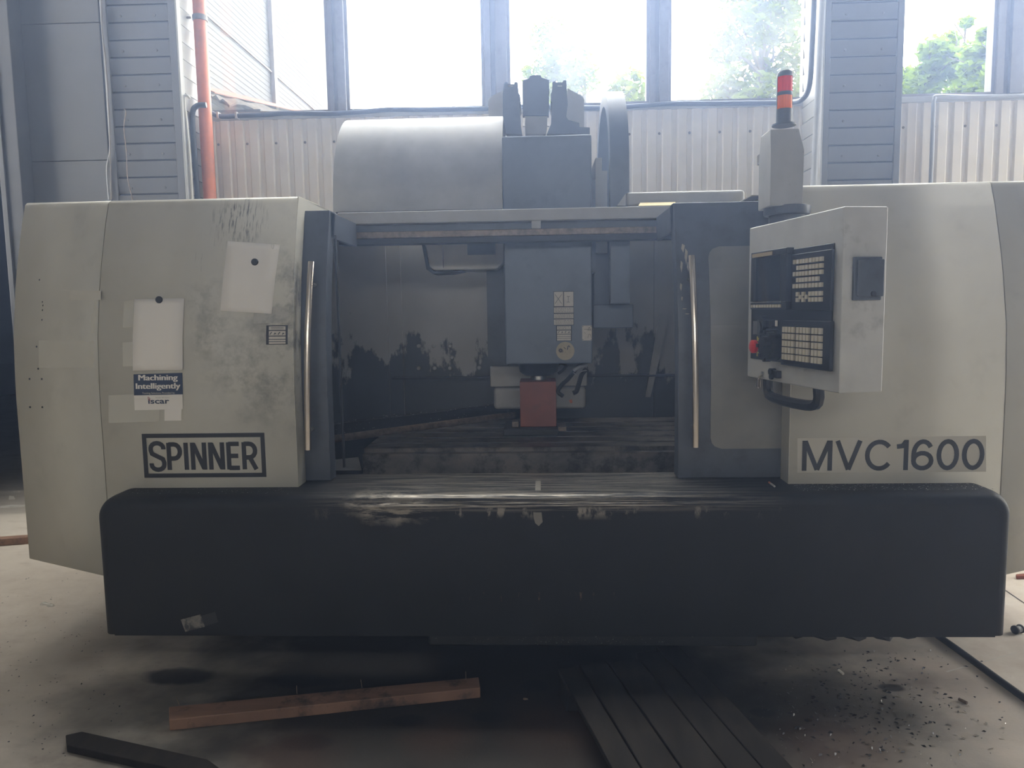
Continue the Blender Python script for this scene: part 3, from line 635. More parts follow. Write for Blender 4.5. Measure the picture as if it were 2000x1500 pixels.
def handle(px_top, px_bot, parent, lab):
    a, b = CP(*px_top, .04), CP(*px_bot, .04)
    pts = []
    for i in range(9):
        t = i / 8; z = a.z + (b.z - a.z) * t; pts.append((a.x + (b.x - a.x) * t, cy(z) + .035, z))
    h = MB().tube(pts, [.0145] * 9, 14).build('door_handle', M['chrome'], parent, smooth=True, label=lab)
    for t in (.12, .9):
        z = a.z + (b.z - a.z) * t; x = a.x + (b.x - a.x) * t
        MB().tube([(x, cy(z) + .04, z), (x, dcy(z) + .01, z)], .009, 8).build('handle_stud', M['steel'], h, smooth=True)
handle((609, 512), (602, 878), ld, 'long bright steel bar handle'); handle((1350, 500), (1358, 873), rd, 'long bright steel bar handle')
M['chip'] = mat('chipped_primer', (.36, .32, .26), .7, var=.2, scale=30)
mb = MB()
for x, y, w, h in ((1334, 484, 6, 16), (1340, 500, 5, 30), (1331, 520, 4, 22), (1344, 520, 4, 18), (1330, 560, 4, 14), (1332, 583, 3, 8), (1337, 603, 8, 2), (1342, 613, 8, 2)):
    ps = [(x - w * .3, y - h * .5), (x + w * .6, y - h * .3), (x + w * .4, y + h * .2), (x + w * .1, y + h * .6), (x - w * .6, y + h * .1)]
    MB().add([CP(q, v, .102) for q, v in ps], [(0, 1, 2, 3, 4)]).build('paint_chip', M['chip'], rd, solid=.0005)

# curved magazine hood
cyH, czH = 4.52, 2.12
def hood_prof(r, rz): return [(cyH - r, 2.06), (cyH - r, czH)] + [(cyH - r * math.cos(R(a)), czH + rz * math.sin(R(a))) for a in range(6, 91, 6)] + [(cyH + .35, czH + rz), (cyH + .35, 2.06)]
xh0, xh1 = P(648, 400, 4.02).x, P(981, 330, 4.1).x
hd = MB().prism(hood_prof(.48, .60), 'x', xh0, xh1).build('magazine_hood', M['hood'], mc, smooth=True)
hd.data.set_sharp_from_angle(angle=R(30))
o = MB().prism([(P(945, 1, 4.03).x, 2.13), (P(975, 1, 4.03).x, 2.13), (P(975, 1, 4.03).x, 2.18), (P(945, 1, 4.03).x, 2.18)], 'y', 4.035, 4.04).build('hood_latch', M['hood'], hd)
MB().box(xh0 + .02, xh1, 4.02, 4.06, 2.11, 2.13).build('hood_seal', M['rubber'], hd)
# magazine pocket hanging into the working area
Yp = 4.45
pts = [P(822, 440, Yp), P(838, 520, Yp), P(846, 528, Yp), P(970, 526, Yp), P(984, 512, Yp), P(990, 440, Yp)]
M['pocket'] = mat('pale_grey_cover', (.70, .68, .63), .5)
pk = MB().prism([(p.x, p.z) for p in pts], 'y', Yp, Yp + .35).build('tool_pocket_cover', M['pocket'], mc, bevel=.012)
pts = [P(817, 440, Yp), P(822, 440, Yp), P(839, 522, Yp), P(847, 530, Yp), P(905, 529, Yp), P(880, 534, Yp), P(845, 535, Yp), P(833, 526, Yp)]
MB().prism([(p.x, p.z) for p in pts], 'y', Yp - .004, Yp + .2).build('rubber_edge', M['rubber'], pk)
p0, p1 = P(912, 440, Yp), P(968, 497, Yp)
MB().box(p0.x, p1.x, Yp - .006, Yp, p1.z, p0.z).build('pocket_plate', M['head'], pk)
sm = MB().box(P(865, 480, Yp).x - .0015, P(865, 480, Yp).x + .0015, Yp - .001, Yp + .01, pts[3].z + .02, p0.z); sm.build('pocket_seam', M['rubber'], pk)
a, b = P(950, 533, 4.6), P(992, 716, 4.6); MB().box(a.x, b.x, 4.6, 4.95, b.z, a.z + .1).build('column_cover', M['door'], mc)
a, b = P(957, 716, 4.55), P(1147, 782, 4.55)
mb = MB().box(a.x, b.x, 4.55, 4.95, b.z + .09, a.z); mb.build('lower_column_cover', M['lightgrey'], mc, bevel=.006)
MB().box(a.x + .02, b.x - .01, 4.54, 4.95, b.z - .05, b.z + .085).build('wiper_cover', M['lightgrey'], mc, bevel=.02)

# spindle head
YH = 4.05; hx0, hx1 = -.197, .279; hz0, hz1 = P(1075, 711, YH).z, P(1070, 264, YH).z
sh = MB().box(hx0, hx1, YH, 4.85, hz0, hz1).build('spindle_head', M['head'], mc, bevel=.010)
MB().box(hx1 - .001, hx1 + .03, YH + .15, 4.8, hz0 + .5, 2.3).build('head_side_rib', M['head'], sh)
sx = P(1052, 730, 4.3).x
MB().lathe([(.085, 1.215), (.11, 1.235), (.125, hz0 + .01)], (sx, 4.3), 28).build('spindle_nose', M['black'], sh, smooth=True)
MB().lathe([(.045, 1.187), (.047, 1.189), (.047, 1.214), (.045, 1.216)], (sx, 4.3), 28).build('spindle_collar', M['steel'], sh, smooth=True)
# plates and stickers on the head
def plate(x0, y0, x1, y1, Y, name, m, parent, th=.002, label=None):
    a, b = P(x0, y0, Y), P(x1, y1, Y); return MB().box(min(a.x, b.x), max(a.x, b.x), Y - th, Y, min(a.z, b.z), max(a.z, b.z)).build(name, m, parent, label=label)
def lines(x0, y0, x1, y1, n, Y, parent, seed=0):
    rnd = random.Random(seed); mb = MB(); a, b = P(x0, y0, Y), P(x1, y1, Y)
    for i in range(n):
        z = a.z + (b.z - a.z) * (i + .5) / n; h = abs(b.z - a.z) / n * .22
        x = a.x + (b.x - a.x) * .03
        while x < b.x - .004:
            w = rnd.uniform(.004, .014); mb.box(x, min(x + w, b.x), Y - .0006, Y, z - h, z + h); x += w + .003
    o = mb.build('fine_print', M['fineprint'], parent); o['kind'] = 'stuff'; return o
Yl = YH - .0005
pl = plate(1081, 569, 1121, 635, Yl, 'warning_plate', M['ink'], sh, .002)
Y2 = Yl - .002
for q in ((1082, 570, 1100, 598), (1101.5, 570, 1120, 598), (1082, 600.5, 1120, 610.5), (1082, 613, 1120, 621.5), (1082, 624, 1120, 634)):
    plate(*q, Y2, 'plate_field', M['label'], sh, .001)
Y3 = Y2 - .001
for i, q in enumerate(((1083, 601, 1119, 610), (1083, 613.5, 1119, 621), (1083, 624.5, 1119, 633.5))): lines(*q, 3, Y3, sh, i)
def stroke_mesh(mb, pts, th, to3):
    pts = [Vector(p) for p in pts]; L = []; Rr = []; n = len(pts); closed = (pts[0] - pts[-1]).length < 1e-6 and n > 2
    for i, p in enumerate(pts):
        if closed: a, b = pts[(i - 1) % (n - 1)], pts[(i + 1) % (n - 1)]
        else: a, b = pts[max(i - 1, 0)], pts[min(i + 1, n - 1)]
        d1 = (p - a).normalized() if (p - a).length > 1e-9 else (b - p).normalized(); d2 = (b - p).normalized() if (b - p).length > 1e-9 else d1
        t = (d1 + d2).normalized(); nn = Vector((-t.y, t.x)); k = 1 / max(.35, nn.dot(Vector((-d1.y, d1.x))))
        L.append(p + nn * th / 2 * k); Rr.append(p - nn * th / 2 * k)
    mb.strip([[to3(q) for q in L], [to3(q) for q in Rr]])
mb = MB()
for a, b in (((1084, 575), (1097, 593)), ((1097, 575), (1084, 593)), ((1110, 579), (1110, 590)), ((1107, 579), (1113, 579)), ((1107, 590), (1113, 590))):
    mb = MB(); stroke_mesh(mb, [a, b], .8, lambda q: P(q.x, q.y, Y3 - .0004)); mb.build('plate_symbol', M['greyink'], sh)
pl2 = plate(1086, 636, 1117, 666, Yl, 'safety_plate', M['ink'], sh, .002)
for q in ((1088, 637, 1115, 643.5), (1088, 645.5, 1115, 652), (1088, 653.5, 1115, 657), (1088, 658, 1115, 660.5), (1088, 661.5, 1115, 665)): plate(*q, Y2, 'plate_field', M['label'], sh, .001)
lines(1089, 637.5, 1114, 643, 2, Y3, sh, 9)
mb = MB()
for i in range(4):
    mb = MB(); cx = 1091.5 + i * 6.6; stroke_mesh(mb, [(cx - 1.4, 650.5), (cx, 648), (cx + 1.4, 646.8 + (i % 2) * 3)], 1.1, lambda q: P(q.x, q.y, Y3 - .0004)); mb.build('plate_symbol', M['ink'], sh)
plate(1137, 636, 1156, 665, Yl, 'lubrication_plate', M['label'], sh, .002)
mb = MB()
for st in ([(1148, 645), (1151, 639), (1154, 645), (1148, 645)], [(1148, 660), (1150, 653), (1153, 653), (1155, 660)], [(1141, 643), (1154, 643.5)], [(1141, 649), (1144, 651)]):
    mb = MB(); stroke_mesh(mb, st, .6, lambda q: P(q.x, q.y, Y2 - .0004)); mb.build('plate_symbol', M['greyink'], sh)
for x, y in ((1138.5, 637.5), (1154.5, 637.5), (1138.5, 663.5), (1154.5, 663.5)): mb = MB(); stroke_mesh(mb, [(x - .8, y), (x + .8, y)], 1.5, lambda q: P(q.x, q.y, Y2 - .0004)); mb.build('plate_rivet', M['greyink'], sh)
M['ochre'] = mat('yellowed_sticker', (.40, .34, .23), .6, var=.12, scale=40)
c = P(1104, 685.5, Yl); rr = (P(1122, 685, Yl).x - P(1086, 685, Yl).x) / 2
MB().prism([(c.x + rr * math.cos(q * math.pi / 16), c.z + rr * math.sin(q * math.pi / 16)) for q in range(32)], 'y', Yl - .0015, Yl).build('round_sticker', M['ochre'], sh)
mb = MB()
for k in range(8):
    a = k * math.pi / 4; stroke_mesh(mb, [(1095 + 1 * math.cos(a), 684.5 + 1 * math.sin(a)), (1095 + 4.2 * math.cos(a), 684.5 + 4.2 * math.sin(a))], 2.0, lambda q: P(q.x, q.y, Yl - .002))
stroke_mesh(mb, [(1098 + 1.8 * math.cos(k * math.pi / 5), 686 + 1.8 * math.sin(k * math.pi / 5)) for k in range(11)], .8, lambda q: P(q.x, q.y, Yl - .002))
stroke_mesh(mb, [(1108, 683), (1109.5, 676.5), (1111, 675.5), (1113, 678)], 1.8, lambda q: P(q.x, q.y, Yl - .002))
stroke_mesh(mb, [(1101, 678), (1105, 682)], 1.2, lambda q: P(q.x, q.y, Yl - .002))
mb.build('sticker_pictogram', M['ink'], sh)
c = P(1146, 675, YH); MB().prism([(c.x + .013 * math.cos(q * .5236), c.z + .013 * math.sin(q * .5236)) for q in range(12)], 'y', YH - .006, YH).build('head_plug', M['head'], sh)
# coolant hoses
ch = MB().tube(smoothpath([P(1140, 713, 4.2), P(1128, 718, 4.2), P(1118, 730, 4.22), P(1108, 742, 4.22), P(1097, 752, 4.22), P(1090, 765, 4.2), P(1100, 774, 4.2)], 6), .012, 8).build('coolant_hose', M['black'], sh, smooth=True)
MB().tube(smoothpath([P(1146, 720, 4.2), P(1136, 732, 4.2), P(1131, 748, 4.2), P(1126, 764, 4.2), P(1119, 768, 4.2)], 6), .013, 8).build('coolant_hose', M['black'], sh, smooth=True)
MB().tube(smoothpath([P(1108, 713, 4.15), P(1098, 724, 4.15), P(1090, 730, 4.15)], 6), .008, 8).build('coolant_hose', M['black'], sh, smooth=True)
MB().tube([P(1147, 712, 4.18), P(1132, 716, 4.18), P(1120, 724, 4.18)], .011, 8).build('air_hose', M['greyconduit'], sh, smooth=True)
MB().tube([P(1119, 727, 4.17), P(1127, 733, 4.17), P(1136, 725, 4.17), P(1146, 723, 4.17)], .003, 6).build('wire_clip', M['steel'], sh, smooth=True)
MB().tube([P(1114, 781, 4.2), P(1116, 787, 4.2)], [.010, .006], 8).build('hose_nozzle', M['pipe'], sh, smooth=True)
# top of the head: servo motor, chain ends, sheets
Yt = 4.35
def polypx(pts, Y, y1, name, m, parent, bevel=0):
    return MB().prism([(P(x, y, Y).x, P(x, y, Y).z) for x, y in pts], 'y', Y, y1).build(name, m, parent, bevel=bevel)
mt = polypx([(1020, 157), (1033, 152), (1034, 148), (1040, 146), (1056, 146), (1058, 151), (1073, 155), (1072, 226), (1021, 226)], Yt, Yt + .17, 'servo_motor', M['head'], sh, .004)
polypx([(1024, 226), (1070, 226), (1066, 262), (1026, 262)], Yt + .01, Yt + .16, 'motor_flange', M['hood'], mt)
for x in (1021, 1069): polypx([(x, 230), (x + 5, 230), (x + 4, 246), (x, 246)], Yt - .005, Yt + .02, 'motor_bolt', M['steel'], mt)
for pts in ([(984, 164), (987, 160), (991, 160), (992, 164), (1004, 164), (1005, 160), (1011, 160), (1013, 182), (1016, 186), (1016, 196), (1014, 200), (1017, 246), (1020, 262), (988, 262), (982, 225), (982, 184)],
            [(1079, 160), (1085, 158), (1086, 161), (1099, 161), (1100, 157), (1106, 157), (1107, 178), (1109, 205), (1107, 216), (1106, 228), (1110, 234), (1131, 240), (1132, 248), (1152, 249), (1152, 262), (1068, 262), (1077, 240), (1078, 200), (1076, 196), (1076, 183), (1078, 180)]):
    o = polypx(pts, Yt - .05, Yt + .25, 'drag_chain_end', M['head'], sh)
    xa = pts[0][0] + 10 if pts[0][0] < 1000 else 1090
    polypx([(xa - 1, 167.2), (xa + 8, 167.2), (xa + 8, 168.4), (xa - 1, 168.4)], Yt - .053, Yt - .049, 'chain_clip', M['steel'], o)
polypx([(953, 193), (960, 188), (983, 176), (985, 240), (955, 240)], Yt + .28, Yt + .30, 'sheet_guard', M['lightgrey'], sh)
polypx([(1108, 172), (1137, 188), (1141, 194), (1141, 262), (1106, 262), (1106, 222)], Yt + .28, Yt + .30, 'sheet_guard', M['lightgrey'], sh)
# arch shaped belt guard beside the head
yc, zc, ro, ri = 4.53, 2.34, .50, .41
def arch(r, rz): return [(yc - r, 1.62)] + [(yc - r * math.cos(R(a)), zc + rz * math.sin(R(a))) for a in range(0, 181, 9)] + [(yc + r, 1.62)]
oo, ii = arch(ro, .50), arch(ri, .42); xa0, xa1 = .375, .475
mb = MB(); ring = [[(xa0, *p) for p in oo], [(xa1, *p) for p in oo], [(xa1, *p) for p in ii], [(xa0, *p) for p in ii], [(xa0, *p) for p in oo]]
mb.strip(ring).build('belt_guard', M['head'], mc, smooth=True).data.set_sharp_from_angle(angle=R(35))
a, b = P(1160, 312, 4.25), P(1180, 420, 4.25); MB().box(.31, .345, 4.2, 4.6, 1.9, a.z).box(.345, .374, 4.2, 4.6, 1.9, a.z - .07).build('guard_bracket', M['hood'], mc)
a, b = P(1158, 595, 4.2), P(1237, 640, 4.2); MB().box(a.x, b.x, 4.2, 4.7, b.z, a.z).build('guard_foot', M['head'], mc, bevel=.006)
a, b = P(1160, 460, 4.3), P(1230, 600, 4.3); MB().box(a.x, b.x, 4.3, 4.7, b.z, 2.1).build('guard_leg', M['head'], mc)
# roof plate at right
a, b = P(1222, 375, 4.0), P(1456, 392, 4.0)
rp = MB().box(a.x, b.x, 4.0, 4.7, b.z - .02, a.z).build('roof_plate', M['hood'], mc, bevel=.02, seg=3)
MB().prism([(P(1205, 402, 4.0).x, P(1205, 402, 4.0).z), (P(1222, 402, 4.0).x, P(1222, 402, 4.0).z), (P(1222, 378, 4.0).x, P(1222, 378, 4.0).z)], 'y', 3.995, 4.02).build('plate_bracket', M['hood'], rp)
M['yellowlabel'] = mat('yellow_caution_label', (.62, .50, .22), .6)
q0, q1 = P(1246, 402, 3.90), P(1316, 402, 3.90)
MB().add([(q0.x, 3.885, ZH + .002), (q1.x, 3.885, ZH + .002), (q1.x + .02, 3.965, ZH + .028), (q0.x + .02, 3.965, ZH + .028)], [(0, 1, 2, 3)]).build('caution_label', M['yellowlabel'], rp, solid=.002)

# pendant arm
YA = 2.94; fcx = P(1537, 400, YA + .08).x
pts = [(1503, 400), (1503, 290), (1509, 250), (1514, 246), (1562, 244), (1567, 246), (1570, 292), (1568, 400)]
arm = MB().prism([(P(x, y, YA).x, P(x, y, YA).z) for x, y in [(1504, 402), (1506, 295), (1510, 248), (1567, 246), (1571, 292), (1568, 400)]], 'y', YA, YA + .16)
# front face slopes back above the break line
zb = P(1537, 294, YA).z
arm.v = [(x, y + (.035 if (z > zb + .02 and y < YA + .01) else 0), z) for x, y, z in arm.v]
arm = arm.build('pendant_arm', M['hood'], mc, bevel=.004)
a = P(1478, 375, 3.2); 
boom = MB(); A0 = Vector((.86, YA + .16, 2.26)); A1 = Vector((.70, YA + .16, 1.98))
sec = [P(1506, 272, 3.0), P(1479, 340, 3.35), P(1479, 374, 3.35), P(1512, 352, 3.0)]
v0 = [Vector((.87, 2.98, 2.26)), Vector((.87, 2.98, 2.03)), Vector((.90, 4.0, 2.26 - .02)), Vector((.90, 4.0, 2.03))]
boom.add([(fcx - .06, YA + .14, 2.04), (fcx + .04, YA + .14, 2.04), (fcx + .04, YA + .14, 2.29), (fcx - .06, YA + .14, 2.29), (1.03, 3.6, 2.03), (1.15, 3.6, 2.03), (1.15, 3.6, 2.16), (1.03, 3.6, 2.16)], [(0, 1, 2, 3), (4, 5, 6, 7), (0, 1, 5, 4), (1, 2, 6, 5), (2, 3, 7, 6), (3, 0, 4, 7)])
boom.build('pendant_boom', M['hood'], arm, bevel=.004)
MB().box(.98, 1.16, 3.55, 3.8, ZT, 2.1).build('boom_foot', M['hood'], arm)
for x, y in ((1495, 282), (1486, 310)):
    p = P(x, y, 3.2); MB().box(p.x - .004, p.x + .004, 3.2, 3.24, p.z - .02, p.z + .02).build('hinge_tab', M['frame'], arm)
zf0 = P(1535, 398, YA).z
MB().lathe([(.085, zf0 - .035), (.088, zf0 - .03), (.088, zf0 - .002), (.082, zf0)], (fcx, YA + .08), 28).build('swivel_flange', M['door'], arm, smooth=True)
MB().lathe([(.068, zf0 - .10), (.068, zf0 - .03)], (fcx, YA + .08), 28).build('swivel_neck', M['door'], arm, smooth=True)
# stack light
bz = P(1530, 243, YA + .08); bx, by = P(1532, 200, YA + .08).x, YA + .08
def zz(y): return P(1532, y, by).z
sl = MB().lathe([(.045, zz(246)), (.045, zz(243)), (.030, zz(242)), (.030, zz(214))], (bx, by), 24).build('beacon_base', M['door'], mc, smooth=True)
MB().lathe([(.0285, zz(214)), (.0285, zz(188))], (bx, by), 24).build('amber_lens', M['lensamber'], sl, smooth=True, label='amber beacon lens')
MB().lathe([(.030, zz(188)), (.030, zz(181))], (bx, by), 24).build('beacon_ring', M['door'], sl, smooth=True)
MB().lathe([(.0285, zz(181)), (.0285, zz(150))], (bx, by), 24).build('red_lens', M['lensred'], sl, smooth=True, label='red beacon lens')
MB().lathe([(.030, zz(151)), (.030, zz(144)), (.024, zz(140)), (.01, zz(139))], (bx, by), 24).build('beacon_cap', M['door'], sl, smooth=True)
for s_ in (-1, 1): MB().box(bx + s_ * .029 - .001, bx + s_ * .029 + .001, by - .003, by + .003, zz(214), zz(150)).build('lens_rib', M['door'], sl)

# ------------------------------------------------------------------ control pendant (turned towards the operator)
Ab, Bb, At, Bt = P(1463, 730, 3.10), P(1640, 775, 2.46), P(1460, 440, 3.10), P(1648, 410, 2.46)
org = (Ab + (At - Vector((0, 0, (At - Ab).z)))) / 2; org.z = Ab.z
u = ((Bb - Ab) + (Bt - At)) / 2; u.z = 0; PW = u.length; u.normalize(); org.z = (Ab.z + Bb.z) / 2
PHt = ((At - Ab).z + (Bt - Bb).z) / 2
into = Vector((-u.y, u.x, 0)).normalized(); into = into if into.x > 0 else -into
up = u.cross(into).normalized(); up = up if up.z > 0 else -up
PM = Matrix.Translation(org) @ Matrix((u, into, up)).transposed().to_4x4()
PMI = PM.inverted()
def FP(x, y, off=0):                        # photo pixel -> (s, t) on the pendant's face
    o = PMI @ CAM; d = PMI.to_3x3() @ ray(x, y); k = (off - o.y) / d.y; q = o + d * k; return q.x, q.z
def pend(mb, name, m, parent, **kw):
    o = mb.build(name, m, None, **kw)
    if parent is mc: o.parent = mc; o.matrix_parent_inverse = Matrix.Translation(-mc.location); o.matrix_basis = PM
    else: o.parent = parent
    return o
PDp = .155
pd = pend(MB().box(0, PW, 0, PDp, 0, PHt), 'control_panel', M['panelgrey'], mc, bevel=.005)
pd['label'] = 'grey control panel box hung from the arm, keys facing left'
def rect(x0, y0, x1, y1): a, b = FP(x0, y0), FP(x1, y1); return a[0], b[0], b[1], a[1]
# black insert plate
s0, t1 = FP(1470, 490); s1, t0 = FP(1625, 735); t1b = FP(1629, 475)[1]
ins = (FP(1470, 600)[0], FP(1628, 600)[0], FP(1470, 700)[1], FP(1628, 475)[1])
pend(MB().box(ins[0], ins[1], -.006, .0, ins[2], ins[3]), 'black_insert', M['black'], pd, bevel=.002)
# screen unit
D = -.035; sa, sb = FP(1466, 560, D)[0], FP(1535, 560, D)[0]; ta, tb = FP(1500, 604, D)[1], FP(1500, 489, D)[1]
fr_ = MB(); e = .028
fr_.box(sa, sb, D, -.006, ta, ta + e).box(sa, sb, D, -.006, tb - e * .8, tb).box(sa, sa + e * .7, D, -.006, ta + e, tb - e * .8).box(sb - e * 1.6, sb, D, -.006, ta + e, tb - e * .8)
scn = pend(fr_, 'screen_bezel', M['black'], pd, bevel=.002)
pend(MB().box(sa + .01, sb - .01, D + .012, -.006, ta + .01, tb - .01), 'screen', M['screen'], pd, label='dark switched-off screen')
pend(MB().box(sa + .012, sa + (sb - sa) * .62, D - .002, D, tb - .020, tb - .006), 'nameplate', M['screenlabel'], pd)
pend(MB().box(sa + .004, sb - .03, D - .004, D, ta + .024, ta + .030), 'screen_ledge', M['steel'], pd)
kb = MB().box(-.0085, .0085, -.008, 0, -.006, .006).mesh('key', M['key'])
def key(x, y, off, parent, w=1, h=1):
    s, t = FP(x, y, off); o = bpy.data.objects.new('key', kb); COL.objects.link(o); o.parent = parent; o.location = (s, off, t); o.scale = (w, 1, h); return o
z8 = lambda X, Y: (1420 + X / 3.408, 380 + Y / 3.408)
for i in range(11):
    s = sa + .022 + i * (sb - sa - .06) / 10.0; o = bpy.data.objects.new('key', kb); COL.objects.link(o); o.parent = pd; o.location = (s, D, ta + .012); o.scale = (.75, .7, .9)
# MDI keyboard
q = z8(435, 600); m0 = FP(*q, -.012)[0]; m1 = FP(*z8(700, 600), -.012)[0]; mt0 = FP(*z8(690, 772), -.012)[1]; mt1 = FP(*z8(690, 365), -.012)[1]
pend(MB().box(m0, m1, -.016, -.006, mt0, mt1), 'keyboard_plate', M['black'], pd, bevel=.002)
OFF = -.016; MS = []
for X in (458, 481, 501, 520, 541, 566, 588, 610, 635): MS.append(FP(*z8(X, 520), OFF)[0])
def rowt(Y): return FP(*z8(560, Y), OFF)[1]
def keyst(s, t, w, h, off=OFF):
    o = bpy.data.objects.new('key', kb); COL.objects.link(o); o.parent = pd; o.location = (s, off, t); o.scale = (w, 1, h)
kw_ = (MS[8] - MS[0]) / 8 / .017 * .70
for Y, idx in ((437, range(9)), (480, range(1, 9)), (521, range(9)), (563, range(1, 8)), (604, range(9)), (660, (1, 3, 5, 6, 7, 8)), (680, (2, 4)), (699, (1, 3, 5, 6, 7, 8))):
    for i in idx: keyst(MS[i], rowt(Y), kw_, 1.25)
# operator keyboard below
l0, l1 = FP(*z8(372, 1000), -.012)[0], FP(*z8(700, 1000), -.012)[0]; lt0, lt1 = FP(*z8(540, 1155), -.012)[1], FP(*z8(540, 840), -.012)[1]
pend(MB().box(l0, l1, -.020, -.006, lt0, lt1), 'operator_plate', M['black'], pd, bevel=.002)
OFF2 = -.020; LS = [FP(*z8(X, 1000), OFF2)[0] for X in (385, 404, 425, 446, 479, 502, 524, 545, 581, 604, 628)]
kw2 = (LS[3] - LS[0]) / 3 / .017 * .74
for Y in (904, 952, 1000, 1047, 1094):
    t = FP(*z8(515, Y), OFF2)[1]
    for s in LS: keyst(s, t, kw2, 1.7, OFF2)
# hand wheel, selector, stop button
def pcyl(x, y, r, d0, d1, name, m, n=20, parent=None):
    s, t = FP(x, y, -d1); mb = MB(); mb.tube([(s, -d0, t), (s, -d1, t)], r, n); return pend(mb, name, m, parent or pd, smooth=True)
hw = pcyl(1494, 676, .055, .006, .05, 'override_dial', M['black'])
for i in range(8):
    a = i * math.pi / 4; s, t = FP(1494, 676, -.05); pend(MB().box(s + .052 * math.cos(a) - .007, s + .052 * math.cos(a) + .007, -.056, -.03, t + .052 * math.sin(a) - .007, t + .052 * math.sin(a) + .007), 'dial_grip', M['black'], pd)
pcyl(1488, 668, .022, .05, .075, 'dial_hub', M['black'])
pcyl(1478, 640, .030, .006, .035, 'feed_selector', M['black']); 
s, t = FP(1478, 640, -.035); pend(MB().box(s - .004, s + .004, -.048, -.03, t - .026, t + .026), 'selector_bar', M['steel'], pd)
pcyl(1484, 632, .03, .006, .03, 'spindle_selector', M['black'])
s, t = FP(1469, 677, -.055)
stp = pend(MB().tube([(s, -.006, t), (s, -.035, t)], .016, 16), 'stop_button', M['yellow'], pd, smooth=True)
pend(MB().tube([(s, -.035, t), (s, -.042, t), (s, -.055, t), (s, -.060, t)], [.016, .026, .026, .018], 20), 'stop_cap', M['redbtn'], pd, smooth=True, label='red mushroom stop button')
for dt in (.03, -.03): pend(MB().box(s - .012, s + .012, -.03, -.022, t + dt - .009, t + dt + .009), 'stop_guard', M['yellow'], pd)
for x, y in ((1503, 632), (1516, 632)):
    s, t = FP(x, y); pend(MB().box(s - .014, s + .014, -.024, -.006, t - .014, t + .014), 'rocker_switch', M['black'], pd, bevel=.002)
s, t = FP(1515.5, 631.5, -.026); pend(MB().box(s - .007, s + .007, -.026, -.023, t - .011, t + .011), 'rocker_cap', M['label'], pd)
s, t = FP(1517, 663); pend(MB().box(s - .05, s + .035, -.02, -.006, t - .06, t + .04), 'switch_cover', M['black'], pd, bevel=.003)
# bottom strip: key switch, knob, push button
s, t = FP(1491, 731); pend(MB().box(s - .012, s + .012, -.004, 0, t - .012, t + .012), 'lock_plate', M['steel'], pd, bevel=.002)
ky = pend(MB().tube([(s, -.02, t - .012), (s, -.02, t - .055)], .003, 6).tube([(s, -.004, t), (s, -.02, t - .012)], .003, 6).box(s - .014, s + .014, -.022, -.018, t - .05, t - .02), 'hanging_key', M['chrome'], pd)
pcyl(1503, 726, .013, .0, .022, 'small_knob', M['black']); pcyl(1504, 736, .011, .0, .01, 'small_button', M['black'])
s, t = FP(1522, 731); pend(MB().box(s - .018, s + .018, -.02, 0, t - .014, t + .014), 'square_button', M['black'], pd, bevel=.002)
# carrying handle under the box
sL, tL = FP(1497, 748, .03); sR, tR = FP(1598, 775, .03)
hp = [(FP(1500, 745, .05)[0], .05, .01), (FP(1500, 765, .05)[0], .05, -.045), (FP(1512, 780, .05)[0], .045, -.075), (FP(1575, 795, .05)[0], .045, -.075), (FP(1598, 780, .05)[0], .05, -.055), (FP(1598, 760, .05)[0], .05, .01)]
pend(MB().tube(smoothpath([hp[0], hp[1], hp[2], hp[3], hp[4], hp[5]], 3), .020, 8), 'carry_handle', M['black'], pd, smooth=True)
# cover on the pendant's side
def SP(x, y):                               # pixel -> (depth, t) on the near side face
    o = PMI @ CAM; d = PMI.to_3x3() @ ray(x, y); k = (PW - o.x) / d.x; q = o + d * k; return q.y, q.z
a, b = SP(1665, 502), SP(1717, 586)
pend(MB().box(PW, PW + .012, a[0], b[0], b[1], a[1]), 'port_cover', M['door'], pd, bevel=.003)
pend(MB().box(PW + .012, PW + .018, a[0] + .01, b[0] + .004, b[1] + .012, a[1] - .008), 'port_lid', M['door'], pd, bevel=.003)
s_ = SP(1699, 574); pend(MB().tube([(PW + .017, s_[0], s_[1]), (PW + .021, s_[0], s_[1])], .009, 14), 'port_knob', M['black'], pd, smooth=True)

